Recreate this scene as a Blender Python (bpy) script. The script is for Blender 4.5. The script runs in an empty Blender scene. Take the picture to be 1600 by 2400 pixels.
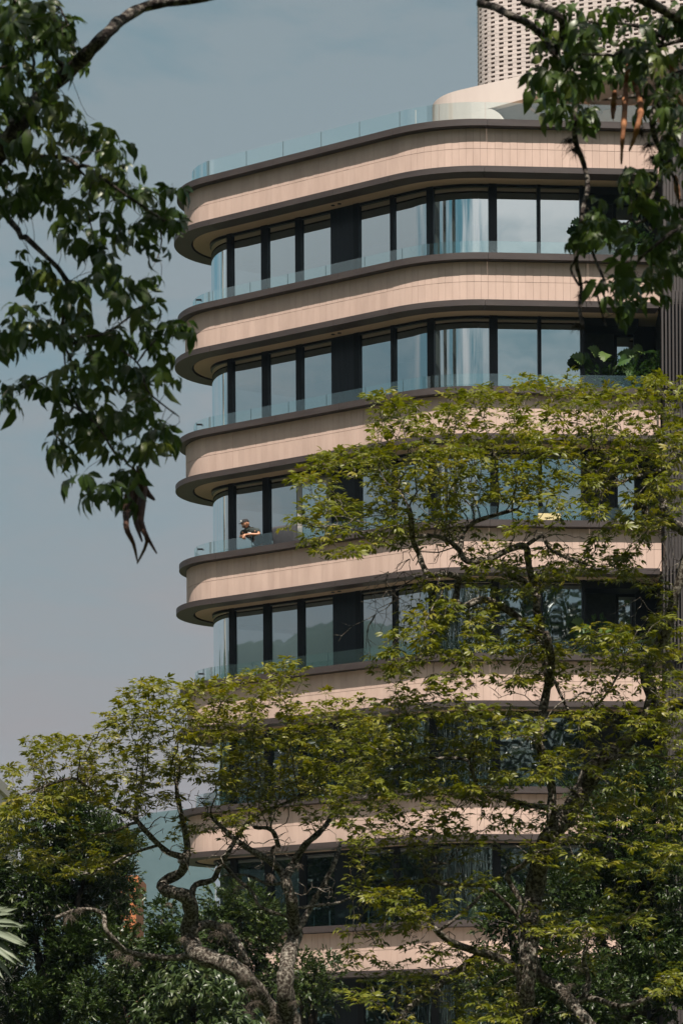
import bpy, bmesh, math, random
import numpy as np
from mathutils import Vector, Matrix

random.seed(7)
RNG = np.random.default_rng(11)
SC = bpy.context.scene
COL = SC.collection

# ------------------------------------------------------------------ camera
# One photo pixel (1600 x 2400) is one unit in FPX.  The camera stands level, 1.7 m above the ground,
# with the lens shifted up so that verticals stay upright.
FPX, CX, YH, ROLL, CZ = 6326.0, 800.0, 2600.0, 0.006, 1.7
cam = bpy.data.cameras.new('camera')
cam.sensor_fit = 'HORIZONTAL'
cam.sensor_width = 24.0
cam.lens = 24.0 * FPX / 1600.0
cam.shift_y = (YH - 1200.0) / 1600.0
cam.clip_start, cam.clip_end = 0.5, 9000.0
cam.dof.use_dof = True
cam.dof.focus_distance = 62.0
cam.dof.aperture_fstop = 7.5
cam_o = bpy.data.objects.new('camera', cam)
cam_o.matrix_world = Matrix.Translation((0, 0, CZ)) @ Matrix.Rotation(math.radians(90), 4, 'X') @ Matrix.Rotation(-ROLL, 4, 'Z')
COL.objects.link(cam_o)
SC.camera = cam_o

# ------------------------------------------------------------------ world, sun, exposure
SUN_EL, SUN_AZ = math.radians(60), math.radians(3)      # azimuth: turned from straight behind the camera to its right
w = bpy.data.worlds.new('World'); SC.world = w; w.use_nodes = True
nt = w.node_tree; nt.nodes.clear()
N = nt.nodes.new; L = nt.links.new
out = N('ShaderNodeOutputWorld'); bg = N('ShaderNodeBackground'); L(bg.outputs[0], out.inputs[0])
bg.inputs[1].default_value = 0.078
sky = N('ShaderNodeTexSky'); sky.sky_type = 'NISHITA'; sky.sun_disc = False
sky.sun_elevation = SUN_EL; sky.sun_rotation = math.pi + SUN_AZ * -1.0
sky.air_density = 1.0; sky.dust_density = 2.0; sky.ozone_density = 1.0; sky.altitude = 1500
hs = N('ShaderNodeHueSaturation'); hs.inputs['Saturation'].default_value = 0.70
L(sky.outputs[0], hs.inputs['Color'])
tint = N('ShaderNodeMix'); tint.data_type = 'RGBA'; tint.blend_type = 'MULTIPLY'; tint.inputs[0].default_value = 1.0
L(hs.outputs[0], tint.inputs[6]); tint.inputs[7].default_value = (0.27, 0.60, 0.55, 1)
tc = N('ShaderNodeTexCoord'); sep = N('ShaderNodeSeparateXYZ'); L(tc.outputs['Generated'], sep.inputs[0])
def math_node(op, a=None, b=None, clamp=False):
    m = N('ShaderNodeMath'); m.operation = op; m.use_clamp = clamp
    for i, v in enumerate((a, b)):
        if v is None: continue
        if isinstance(v, (int, float)): m.inputs[i].default_value = v
        else: L(v, m.inputs[i])
    return m.outputs[0]
zc = math_node('MAXIMUM', sep.outputs[2], 0.0)
den = math_node('ADD', zc, 0.16)
cx_ = math_node('DIVIDE', sep.outputs[0], den); cy_ = math_node('DIVIDE', sep.outputs[1], den)
comb = N('ShaderNodeCombineXYZ'); L(cx_, comb.inputs[0]); L(cy_, comb.inputs[1]); comb.inputs[2].default_value = 25.5
nz = N('ShaderNodeTexNoise'); nz.inputs['Scale'].default_value = 2.3; nz.inputs['Detail'].default_value = 9; nz.inputs['Roughness'].default_value = 0.6
nz.inputs['Distortion'].default_value = 0.25
L(comb.outputs[0], nz.inputs['Vector'])
rp = N('ShaderNodeValToRGB'); rp.color_ramp.elements[0].position = 0.42; rp.color_ramp.elements[1].position = 0.60
L(nz.outputs['Fac'], rp.inputs[0])
# cloud brightens towards the sun's side of the sky
sv = N('ShaderNodeVectorMath'); sv.operation = 'DOT_PRODUCT'; L(tc.outputs['Generated'], sv.inputs[0])
sv.inputs[1].default_value = (math.sin(SUN_AZ) * math.cos(SUN_EL), -math.cos(SUN_AZ) * math.cos(SUN_EL), math.sin(SUN_EL))
sunward = math_node('POWER', math_node('MULTIPLY_ADD', sv.outputs['Value'], 0.5), 6.0)
sunward.node.inputs[0].links[0].from_node.inputs[2].default_value = 0.5
mrv = N('ShaderNodeMapRange'); mrv.interpolation_type = 'SMOOTHSTEP'; L(zc, mrv.inputs[0])      # thicker air and cloud towards the horizon
mrv.inputs[1].default_value = 0.08; mrv.inputs[2].default_value = 0.385; mrv.inputs[3].default_value = 1.0; mrv.inputs[4].default_value = 0.0
veil = mrv.outputs[0]
cc = N('ShaderNodeMix'); cc.data_type = 'RGBA'; L(sunward, cc.inputs[0]); cc.inputs[6].default_value = (2.35, 2.42, 2.45, 1); cc.inputs[7].default_value = (31.0, 27.0, 25.6, 1)
cl = N('ShaderNodeMix'); cl.data_type = 'RGBA'; L(math_node('MULTIPLY', rp.outputs[0], 0.6), cl.inputs[0]); L(tint.outputs[2], cl.inputs[6]); L(cc.outputs[2], cl.inputs[7])
hz = N('ShaderNodeMix'); hz.data_type = 'RGBA'; L(math_node('MULTIPLY', veil, 0.95), hz.inputs[0]); L(cl.outputs[2], hz.inputs[6]); hz.inputs[7].default_value = (2.3, 1.87, 1.78, 1)
L(hz.outputs[2], bg.inputs[0])

sun = bpy.data.lights.new('sun', 'SUN'); sun.energy = 4.8; sun.angle = math.radians(0.55); sun.color = (1.0, 0.90, 0.80)
sun_o = bpy.data.objects.new('sun', sun); COL.objects.link(sun_o)
SUN_DIR = Vector((math.sin(SUN_AZ) * math.cos(SUN_EL), -math.cos(SUN_AZ) * math.cos(SUN_EL), math.sin(SUN_EL)))
sun_o.rotation_euler = SUN_DIR.to_track_quat('Z', 'Y').to_euler()

SC.view_settings.view_transform = 'Standard'
SC.view_settings.look = 'None'
SC.view_settings.exposure = 0.9
SC.view_settings.gamma = 1.0
SC.view_settings.use_curve_mapping = False
SC.render.engine = 'CYCLES'
SC.cycles.max_bounces = 8
SC.cycles.transparent_max_bounces = 24
SC.cycles.caustics_reflective = False
SC.cycles.caustics_refractive = False
SC.cycles.sample_clamp_indirect = 4.0

# ------------------------------------------------------------------ helpers
def at(x, y, Y):
    """The world point seen at photo pixel x, y at distance Y."""
    dx, up = x - CX, YH - y
    return Vector(((dx + ROLL * up) / FPX * Y, Y, CZ + (up - ROLL * dx) / FPX * Y))

def img(p):
    dx, up = p[0] / p[1] * FPX, (p[2] - CZ) / p[1] * FPX
    return CX + dx - ROLL * up, YH - up - ROLL * dx

class MB:
    """Collects polygons; build() links them as ONE mesh object."""
    def __init__(s): s.v, s.f, s.m, s.sm = [], [], [], []
    def add(s, verts, faces, mat=0, smooth=False):
        o = len(s.v); s.v += [tuple(p) for p in verts]
        for f in faces:
            s.f.append([i + o for i in f]); s.m.append(mat); s.sm.append(smooth)
    def box(s, lo, hi, M=None, mat=0):
        x0, y0, z0 = lo; x1, y1, z1 = hi
        vs = [Vector(p) for p in ((x0,y0,z0),(x1,y0,z0),(x1,y1,z0),(x0,y1,z0),(x0,y0,z1),(x1,y0,z1),(x1,y1,z1),(x0,y1,z1))]
        if M is not None: vs = [M @ p for p in vs]
        s.add(vs, [(0,3,2,1),(4,5,6,7),(0,1,5,4),(1,2,6,5),(2,3,7,6),(3,0,4,7)], mat)
    def tube(s, pts, rad, n=6, mat=0, cap=True):
        pts = [Vector(p) for p in pts]
        if len(pts) < 2: return
        rings = []; ref = Vector((0.31, 0.77, 0.55)); prev = None
        for i, p in enumerate(pts):
            t = (pts[min(i+1, len(pts)-1)] - pts[max(i-1, 0)])
            if t.length < 1e-9: t = Vector((0, 0, 1))
            t.normalize()
            if prev is None: a = ref - t * ref.dot(t)
            else: a = prev - t * prev.dot(t)
            if a.length < 1e-5: a = t.orthogonal()
            a.normalize(); prev = a; b = t.cross(a)
            r = rad[i] if hasattr(rad, '__len__') else rad
            rings.append([p + (a * math.cos(q) + b * math.sin(q)) * r for q in (2 * math.pi * k / n for k in range(n))])
        vs = [q for R in rings for q in R]; fs = []
        for i in range(len(pts) - 1):
            for k in range(n):
                k2 = (k + 1) % n
                fs.append((i*n + k, i*n + k2, (i+1)*n + k2, (i+1)*n + k))
        if cap:
            fs.append(tuple(range(n - 1, -1, -1))); fs.append(tuple((len(pts)-1)*n + k for k in range(n)))
        s.add(vs, fs, mat, True)
    def build(s, name, mats, parent=None, loc=None):
        me = bpy.data.meshes.new(name)
        me.from_pydata(s.v, [], s.f)
        mats = mats if isinstance(mats, (list, tuple)) else [mats]
        for m in mats: me.materials.append(m)
        me.polygons.foreach_set('material_index', s.m)
        me.polygons.foreach_set('use_smooth', s.sm)
        me.update()
        return link(name, me, parent, loc)

def link(name, me, parent=None, loc=None):
    o = bpy.data.objects.new(name, me); COL.objects.link(o)
    if parent is not None: o.parent = parent
    if loc is not None: o.location = loc
    return o

def tag(o, label=None, cat=None, group=None, kind=None):
    for k, v in (('label', label), ('category', cat), ('group', group), ('kind', kind)):
        if v: o[k] = v
    return o

def thing(name, label, cat, group=None, loc=(0, 0, 0), rz=0.0):
    o = bpy.data.objects.new(name, None); COL.objects.link(o); o.location = loc; o.rotation_euler = (0, 0, rz)
    o.empty_display_size = 0.3
    return tag(o, label, cat, group)

def stuff(o): o['kind'] = 'stuff'; return o

# ------------------------------------------------------------------ materials
def new_mat(name):
    m = bpy.data.materials.new(name); m.use_nodes = True
    n = m.node_tree; b = n.nodes.get('Principled BSDF')
    return m, n, b

def noise_mat(name, c1, c2, scale=3.0, rough=0.7, detail=6, lo=0.35, hi=0.65, bump=0.0, bscale=None, objrand=0.0, stretch=None, spec=0.4, coords='Object', metallic=0.0):
    m, n, b = new_mat(name); N, L = n.nodes.new, n.links.new
    t = N('ShaderNodeTexCoord'); src = t.outputs[coords]
    if stretch:
        mp = N('ShaderNodeMapping'); mp.inputs['Scale'].default_value = stretch; L(src, mp.inputs[0]); src = mp.outputs[0]
    z = N('ShaderNodeTexNoise'); z.inputs['Scale'].default_value = scale; z.inputs['Detail'].default_value = detail; z.inputs['Roughness'].default_value = 0.6
    L(src, z.inputs['Vector'])
    r = N('ShaderNodeValToRGB'); r.color_ramp.elements[0].position = lo; r.color_ramp.elements[1].position = hi
    r.color_ramp.elements[0].color = (*c1, 1); r.color_ramp.elements[1].color = (*c2, 1)
    L(z.outputs['Fac'], r.inputs[0]); colour = r.outputs[0]
    if objrand:
        oi = N('ShaderNodeObjectInfo'); at_ = N('ShaderNodeAttribute'); at_.attribute_name = 'tint'
        ad = N('ShaderNodeMath'); ad.operation = 'ADD'; L(oi.outputs['Random'], ad.inputs[0]); L(at_.outputs['Fac'], ad.inputs[1])
        fr = N('ShaderNodeMath'); fr.operation = 'FRACT'; L(ad.outputs[0], fr.inputs[0])
        mr = N('ShaderNodeMapRange'); L(fr.outputs[0], mr.inputs[0]); mr.inputs[3].default_value = 1 - objrand; mr.inputs[4].default_value = 1 + objrand
        mu = N('ShaderNodeVectorMath'); mu.operation = 'SCALE'; L(colour, mu.inputs[0]); L(mr.outputs[0], mu.inputs['Scale']); colour = mu.outputs[0]
    L(colour, b.inputs['Base Color']); b.inputs['Roughness'].default_value = rough
    b.inputs['Specular IOR Level'].default_value = spec; b.inputs['Metallic'].default_value = metallic
    if bump:
        z2 = N('ShaderNodeTexNoise'); z2.inputs['Scale'].default_value = bscale or scale * 4; z2.inputs['Detail'].default_value = 6; L(src, z2.inputs['Vector'])
        bp = N('ShaderNodeBump'); bp.inputs['Strength'].default_value = bump; bp.inputs['Distance'].default_value = 0.02
        L(z2.outputs['Fac'], bp.inputs['Height']); L(bp.outputs[0], b.inputs['Normal'])
    return m

M = {}
M['panel'] = noise_mat('pink_stone_panel', (0.405, 0.298, 0.248), (0.465, 0.347, 0.292), scale=1.3, rough=0.75, objrand=0.045, stretch=(2.2, 2.2, 0.5), bump=0.05, bscale=30)
M['bronze'] = noise_mat('bronze_metal', (0.034, 0.027, 0.026), (0.046, 0.037, 0.035), scale=1.2, rough=0.55, spec=0.3, bump=0.02, stretch=(1, 1, 6))
M['dark_metal'] = noise_mat('black_frame_metal', (0.004, 0.005, 0.006), (0.007, 0.008, 0.010), scale=2, rough=0.4, spec=0.2)
M['backing'] = noise_mat('dark_joint_backing', (0.07, 0.055, 0.046), (0.09, 0.07, 0.058), scale=4, rough=0.9)
M['soffit'] = noise_mat('beige_soffit_board', (0.36, 0.27, 0.20), (0.40, 0.30, 0.225), scale=1.0, rough=0.8)
M['dark_panel'] = noise_mat('blue_black_cladding', (0.005, 0.008, 0.011), (0.009, 0.013, 0.017), scale=1.5, rough=0.32, spec=0.25, stretch=(8, 8, 0.6), bump=0.05)
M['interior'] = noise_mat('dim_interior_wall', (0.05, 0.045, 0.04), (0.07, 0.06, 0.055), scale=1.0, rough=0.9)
M['curtain'] = noise_mat('pale_curtain', (0.30, 0.30, 0.29), (0.38, 0.37, 0.35), scale=3, rough=0.95, stretch=(9, 9, 0.2), bump=0.2)
M['white_wall'] = noise_mat('white_render', (0.49, 0.43, 0.395), (0.56, 0.50, 0.46), scale=0.7, rough=0.75, stretch=(1.5, 1.5, 0.5), bump=0.04)
M['white_block'] = noise_mat('white_block', (0.42, 0.365, 0.34), (0.50, 0.435, 0.405), scale=1.5, rough=0.85, objrand=0.06)
M['brown_rib'] = noise_mat('brown_ribbed_cladding', (0.024, 0.020, 0.019), (0.034, 0.028, 0.027), scale=1.0, rough=0.6, stretch=(1, 1, 0.3))
M['bounce_paving'] = noise_mat('pale_bounce_paving', (0.36, 0.33, 0.29), (0.44, 0.40, 0.36), scale=0.6, rough=0.85)
M['ground'] = noise_mat('lawn_ground', (0.03, 0.045, 0.015), (0.06, 0.07, 0.03), scale=0.4, rough=0.95)
M['hill'] = noise_mat('forest_hill_haze_tint', (0.010, 0.027, 0.023), (0.020, 0.040, 0.033), scale=0.02, rough=0.95, bump=0.6, bscale=0.05)  # blue-green of far haze is mixed into the forest colour
M['grey'] = noise_mat('grey_plaster', (0.22, 0.21, 0.20), (0.27, 0.26, 0.245), scale=1, rough=0.8)
M['cushion'] = noise_mat('charcoal_fabric', (0.035, 0.037, 0.042), (0.05, 0.052, 0.058), scale=9, rough=0.9)

def glass_window():
    m, n, b = new_mat('mirror_window_glass'); N, L = n.nodes.new, n.links.new
    n.nodes.remove(b); o = n.nodes.get('Material Output')
    g = N('ShaderNodeBsdfGlossy'); g.inputs['Roughness'].default_value = 0.012; g.inputs['Color'].default_value = (0.80, 0.90, 0.92, 1)
    t = N('ShaderNodeBsdfTransparent'); t.inputs['Color'].default_value = (0.13, 0.15, 0.15, 1)
    tc = N('ShaderNodeTexCoord'); mp = N('ShaderNodeMapping'); mp.inputs['Scale'].default_value = (1, 1, 0.45); L(tc.outputs['Object'], mp.inputs[0])
    z = N('ShaderNodeTexNoise'); z.inputs['Scale'].default_value = 0.9; z.inputs['Detail'].default_value = 2; L(mp.outputs[0], z.inputs['Vector'])
    bp = N('ShaderNodeBump'); bp.inputs['Strength'].default_value = 0.05; bp.inputs['Distance'].default_value = 0.05; L(z.outputs['Fac'], bp.inputs['Height']); L(bp.outputs[0], g.inputs['Normal'])
    mx = N('ShaderNodeMixShader'); fr = N('ShaderNodeFresnel'); fr.inputs['IOR'].default_value = 1.5
    ma = N('ShaderNodeMath'); ma.operation = 'MULTIPLY_ADD'; ma.inputs[1].default_value = 0.6; ma.inputs[2].default_value = 0.47; ma.use_clamp = True
    L(fr.outputs[0], ma.inputs[0]); L(ma.outputs[0], mx.inputs[0]); L(t.outputs[0], mx.inputs[1]); L(g.outputs[0], mx.inputs[2]); L(mx.outputs[0], o.inputs[0])
    return m
M['window'] = glass_window()

def glass_clear(name, tint, base):
    m, n, b = new_mat(name); N, L = n.nodes.new, n.links.new
    n.nodes.remove(b); o = n.nodes.get('Material Output')
    g = N('ShaderNodeBsdfGlossy'); g.inputs['Roughness'].default_value = 0.03; g.inputs['Color'].default_value = (0.85, 0.97, 0.97, 1)
    t = N('ShaderNodeBsdfTransparent'); t.inputs['Color'].default_value = (*tint, 1)
    fr = N('ShaderNodeFresnel'); fr.inputs['IOR'].default_value = 1.5
    ma = N('ShaderNodeMath'); ma.operation = 'MULTIPLY_ADD'; ma.inputs[1].default_value = 0.45; ma.inputs[2].default_value = base + .02; ma.use_clamp = True; L(fr.outputs[0], ma.inputs[0])
    mx = N('ShaderNodeMixShader'); L(ma.outputs[0], mx.inputs[0]); L(t.outputs[0], mx.inputs[1]); L(g.outputs[0], mx.inputs[2]); L(mx.outputs[0], o.inputs[0])
    return m
M['rail_glass'] = glass_clear('balustrade_glass', (0.90, 0.958, 0.955), 0.03)
M['glass_edge'] = noise_mat('glass_edge', (0.03, 0.06, 0.07), (0.05, 0.09, 0.10), scale=3, rough=0.3)

def leaf_mat(name, c1, c2, c3, rough=0.42, trans=0.35, spec=0.4):
    m, n, b = new_mat(name); N, L = n.nodes.new, n.links.new
    o = n.nodes.get('Material Output')
    a = N('ShaderNodeAttribute'); a.attribute_name = 'tint'
    r = N('ShaderNodeValToRGB'); e = r.color_ramp.elements
    e[0].position = 0.0; e[0].color = (*c1, 1); e[1].position = 0.55; e[1].color = (*c2, 1)
    x = e.new(1.0); x.color = (*c3, 1)
    L(a.outputs['Fac'], r.inputs[0]); L(r.outputs[0], b.inputs['Base Color'])
    b.inputs['Roughness'].default_value = rough; b.inputs['Specular IOR Level'].default_value = spec
    tr = N('ShaderNodeBsdfTranslucent'); hs = N('ShaderNodeHueSaturation'); hs.inputs['Value'].default_value = 1.15; hs.inputs['Saturation'].default_value = 1.1
    L(r.outputs[0], hs.inputs['Color']); L(hs.outputs[0], tr.inputs['Color'])
    mx = N('ShaderNodeMixShader'); mx.inputs[0].default_value = trans; L(b.outputs[0], mx.inputs[1]); L(tr.outputs[0], mx.inputs[2]); L(mx.outputs[0], o.inputs[0])
    return m
M['leaf_mid'] = leaf_mat('olive_leaf', (0.070, 0.086, 0.009), (0.140, 0.143, 0.012), (0.205, 0.170, 0.020))
M['leaf_fresh'] = leaf_mat('fresh_olive_leaf', (0.064, 0.084, 0.010), (0.132, 0.142, 0.014), (0.20, 0.170, 0.024))
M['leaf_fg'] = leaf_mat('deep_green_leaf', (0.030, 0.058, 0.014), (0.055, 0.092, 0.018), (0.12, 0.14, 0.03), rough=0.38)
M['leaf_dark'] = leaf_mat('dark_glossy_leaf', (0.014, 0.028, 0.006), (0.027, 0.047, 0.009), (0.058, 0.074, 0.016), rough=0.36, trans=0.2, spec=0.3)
M['leaf_mango'] = leaf_mat('drooping_leaf', (0.03, 0.055, 0.018), (0.05, 0.075, 0.022), (0.10, 0.10, 0.045), rough=0.38, trans=0.25)
M['leaf_palm'] = leaf_mat('grey_green_palm_blade', (0.12, 0.15, 0.10), (0.17, 0.20, 0.14), (0.24, 0.26, 0.19), rough=0.5, trans=0.2)
M['leaf_pot'] = leaf_mat('monstera_leaf', (0.03, 0.07, 0.02), (0.05, 0.10, 0.025), (0.09, 0.13, 0.035), rough=0.5, trans=0.25, spec=0.2)
M['pod'] = noise_mat('dry_pod_brown', (0.16, 0.06, 0.025), (0.32, 0.14, 0.06), scale=12, rough=0.8, bump=0.3)
M['pod_dark'] = noise_mat('dry_pod_dark', (0.035, 0.016, 0.010), (0.08, 0.035, 0.02), scale=14, rough=0.85, bump=0.3)
M['tuft'] = noise_mat('air_plant_grey', (0.07, 0.055, 0.045), (0.14, 0.115, 0.09), scale=20, rough=0.95)
def bark(name, dark, pale, scale, lo=0.46, hi=0.58):
    return noise_mat(name, dark, pale, scale=scale, rough=0.92, lo=lo, hi=hi, detail=9, bump=0.9, bscale=scale * 3, spec=0.1)
M['bark_lichen'] = bark('lichen_bark', (0.036, 0.028, 0.022), (0.25, 0.23, 0.195), 24.0, 0.44, 0.64)
M['bark_fg'] = bark('dark_lichen_bark', (0.030, 0.024, 0.022), (0.20, 0.185, 0.16), 22.0, 0.47, 0.64)
M['bark_dark'] = bark('dark_bark', (0.02, 0.016, 0.013), (0.06, 0.05, 0.04), 8.0)
# ------------------------------------------------------------------ ground and hills
def sheet(name, x0, x1, y0, y1, z, m, n=24, f=None):
    vs = []; fs = []
    for j in range(n + 1):
        for i in range(n + 1):
            x, y = x0 + (x1 - x0) * i / n, y0 + (y1 - y0) * j / n
            vs.append((x, y, z + (f(x, y) if f else 0)))
    for j in range(n):
        for i in range(n):
            a = j * (n + 1) + i; fs.append((a, a + 1, a + n + 2, a + n + 1))
    mb = MB(); mb.add(vs, fs, 0, True); return mb.build(name, m)
tag(sheet('ground', -2900, 2900, -2900, 2900, 0.0, M['ground'], 20), kind='structure')

def ridge(name, R0, R1, height, a0, a1, n=90, m=8):
    """Wooded hills standing round the town: height(angle) in metres, angle from straight ahead, clockwise."""
    vs, fs = [], []
    for i in range(n + 1):
        a = math.radians(a0 + (a1 - a0) * i / n)
        for j in range(m + 1):
            t = j / m; R = R0 + (R1 - R0) * t
            h = height(math.degrees(a)) * math.sin(t * math.pi / 2) ** 1.3
            h *= 1 + 0.05 * math.sin(a * 37 + t * 5) * t * (1 - t) * 4 + 0.012 * math.sin(a * 91 + 2 * t)
            vs.append((R * math.sin(a), R * math.cos(a), -1 + h))
    for i in range(n):
        for j in range(m):
            q = i * (m + 1) + j; fs.append((q, q + m + 1, q + m + 2, q + 1))
    mb = MB(); mb.add(vs, fs, 0, True); return tag(mb.build(name, M['hill']), kind='structure')
tag(sheet('bounce_pavement', -30, 60, 58, 69.2, 0.12, M['bounce_paving'], 4), kind='structure')  # unseen pale ground strip, added to bounce light up to the soffits
def front_height(a):
    return float(np.interp(a, [-40, -14, -8, -6, -4.9, -4.2, -3.4, -1, 6, 40], [120, 110, 150, 205, 250, 279, 286, 300, 310, 200]))
ridge('hill', 1500, 2700, front_height, -40, 40, n=240)
ridge('hill', 260, 560, lambda a: 108 + 10 * math.sin(a * 0.06) + 4 * math.sin(a * .23), 60, 300, n=240)
# ------------------------------------------------------------------ the air: thin haze round the whole town
HAZE = True
if HAZE:
    mb = MB(); mb.box((-3000, -3000, -2), (3000, 3000, 345)); hz_o = tag(mb.build('haze', []), kind='stuff')
    hm = bpy.data.materials.new('haze_air'); hm.use_nodes = True; hn = hm.node_tree; hn.nodes.clear()
    ho = hn.nodes.new('ShaderNodeOutputMaterial'); hv = hn.nodes.new('ShaderNodeVolumePrincipled'); hn.links.new(hv.outputs[0], ho.inputs['Volume'])
    hv.inputs['Color'].default_value = (0.42, 0.62, 0.82, 1); hv.inputs['Density'].default_value = 0.00009; hv.inputs['Anisotropy'].default_value = 0.0
    hz_o.data.materials.append(hm)

# ------------------------------------------------------------------ plan of the curved building (outer edge of its copings)
ZR, HF = 27.632, 3.5                     # top of the roof coping; storey height
RIGHT0 = Vector((8.55, 71.055)); W = Vector((math.cos(math.radians(4.53)), math.sin(math.radians(4.53))))
CORNER = Vector((2.607, 70.584)); U = Vector((math.cos(math.radians(-34.84)), math.sin(math.radians(-34.84))))
TL = 1.375; RC = TL / math.tan(math.radians(39.37 / 2)); RL = 2.0
SEG = []                                # (kind, length, data)
T1, T2 = CORNER + W * TL, CORNER - U * TL
NL = Vector((U.y, -U.x)).normalized()    # outward normal of the left straight
NR = Vector((W.y, -W.x)).normalized()
T3 = T2 + U * ((-3.652 - T2.x) / U.x)
A1 = math.radians(39.37); A2 = math.radians(54.8 + 62)
L1, L2, L3, L4, L5 = (RIGHT0 - T1).length, RC * A1, (T2 - T3).length, RL * A2, 12.0
S1, S2, S3, S4, S5 = L1, L1 + L2, L1 + L2 + L3, L1 + L2 + L3 + L4, L1 + L2 + L3 + L4 + L5
def rot(v, a): return Vector((v.x * math.cos(a) - v.y * math.sin(a), v.x * math.sin(a) + v.y * math.cos(a)))
C1 = T1 - NR * RC; C3 = T3 - NL * RL
def path(s):
    """Point on the coping's outer edge and the outward normal, s metres from its right end."""
    if s < S1: return RIGHT0 - W * s, NR
    if s < S2: n = rot(NR, -(s - S1) / RC); return C1 + n * RC, n
    if s < S3: return T2 - U * (s - S2), NL
    if s < S4: n = rot(NL, -(s - S3) / RL); return C3 + n * RL, n
    n = rot(NL, -A2); return C3 + n * RL + Vector((n.y, -n.x)) * (s - S4), n
def off(s, d, z=0.0):
    p, n = path(s); q = p - n * d; return Vector((q.x, q.y, z))
def stations(s0, s1, step=0.12):
    out = [s0]
    for a, b, st in ((-9, S1, 50), (S1, S2, 0.14), (S2, S3, 50), (S3, S4, step), (S4, 99, 50)):
        lo, hi = max(a, s0), min(b, s1)
        if hi <= lo: continue
        k = max(1, math.ceil((hi - lo) / st))
        out += [lo + (hi - lo) * i / k for i in range(1, k + 1)]
    return out
def sweep(mb, s0, s1, prof, mat=0, capmat=None, smooth=False, closed=True, step=0.12):
    ss = stations(s0, s1, step); n = len(prof)
    vs = [off(s, d, z) for s in ss for d, z in prof]
    fs = []
    for i in range(len(ss) - 1):
        for k in range(n if closed else n - 1):
            k2 = (k + 1) % n; fs.append((i*n + k, (i+1)*n + k, (i+1)*n + k2, i*n + k2))
    mb.add(vs, fs, mat, smooth)
    if closed:
        o = len(ss) * n - n
        mb.add([vs[k] for k in range(n)], [tuple(range(n))], mat if capmat is None else capmat)
        mb.add([vs[o + k] for k in range(n)], [tuple(range(n - 1, -1, -1))], mat if capmat is None else capmat)
def rect(d0, d1, z0, z1): return [(d0, z0), (d0, z1), (d1, z1), (d1, z0)]
def sx(x, d, z=None):
    """Path position of the point at inset d that is seen at photo column x (front side only)."""
    z = ZR - 2.4 if z is None else z
    ss = np.linspace(0, S3 + RL * 0.9, 4000)
    xs = np.array([img(off(s, d, z))[0] for s in ss])
    return float(np.interp(-x, -xs, ss))

D_PANEL, D_GLASS, D_RAIL = 0.21, 0.93, 0.43
block = thing('apartment_building', 'curved pink stone apartment building with rounded balconies and mirror windows behind the trees', 'building')

def offset_poly(d, z, step=0.2):
    pts = [off(s, d, z) for s in stations(0, S4 + 6, step)]
    return pts + [Vector((9.5, 92, z))]
def prism(mb, d, z0, z1, mat=0):
    a, b = offset_poly(d, z0), offset_poly(d, z1); n = len(a)
    mb.add(a + b, [tuple(range(n)), tuple(range(2*n - 1, n - 1, -1))] + [(i, n + i, n + (i+1) % n, (i+1) % n) for i in range(n)], mat)

NST = 8
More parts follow.
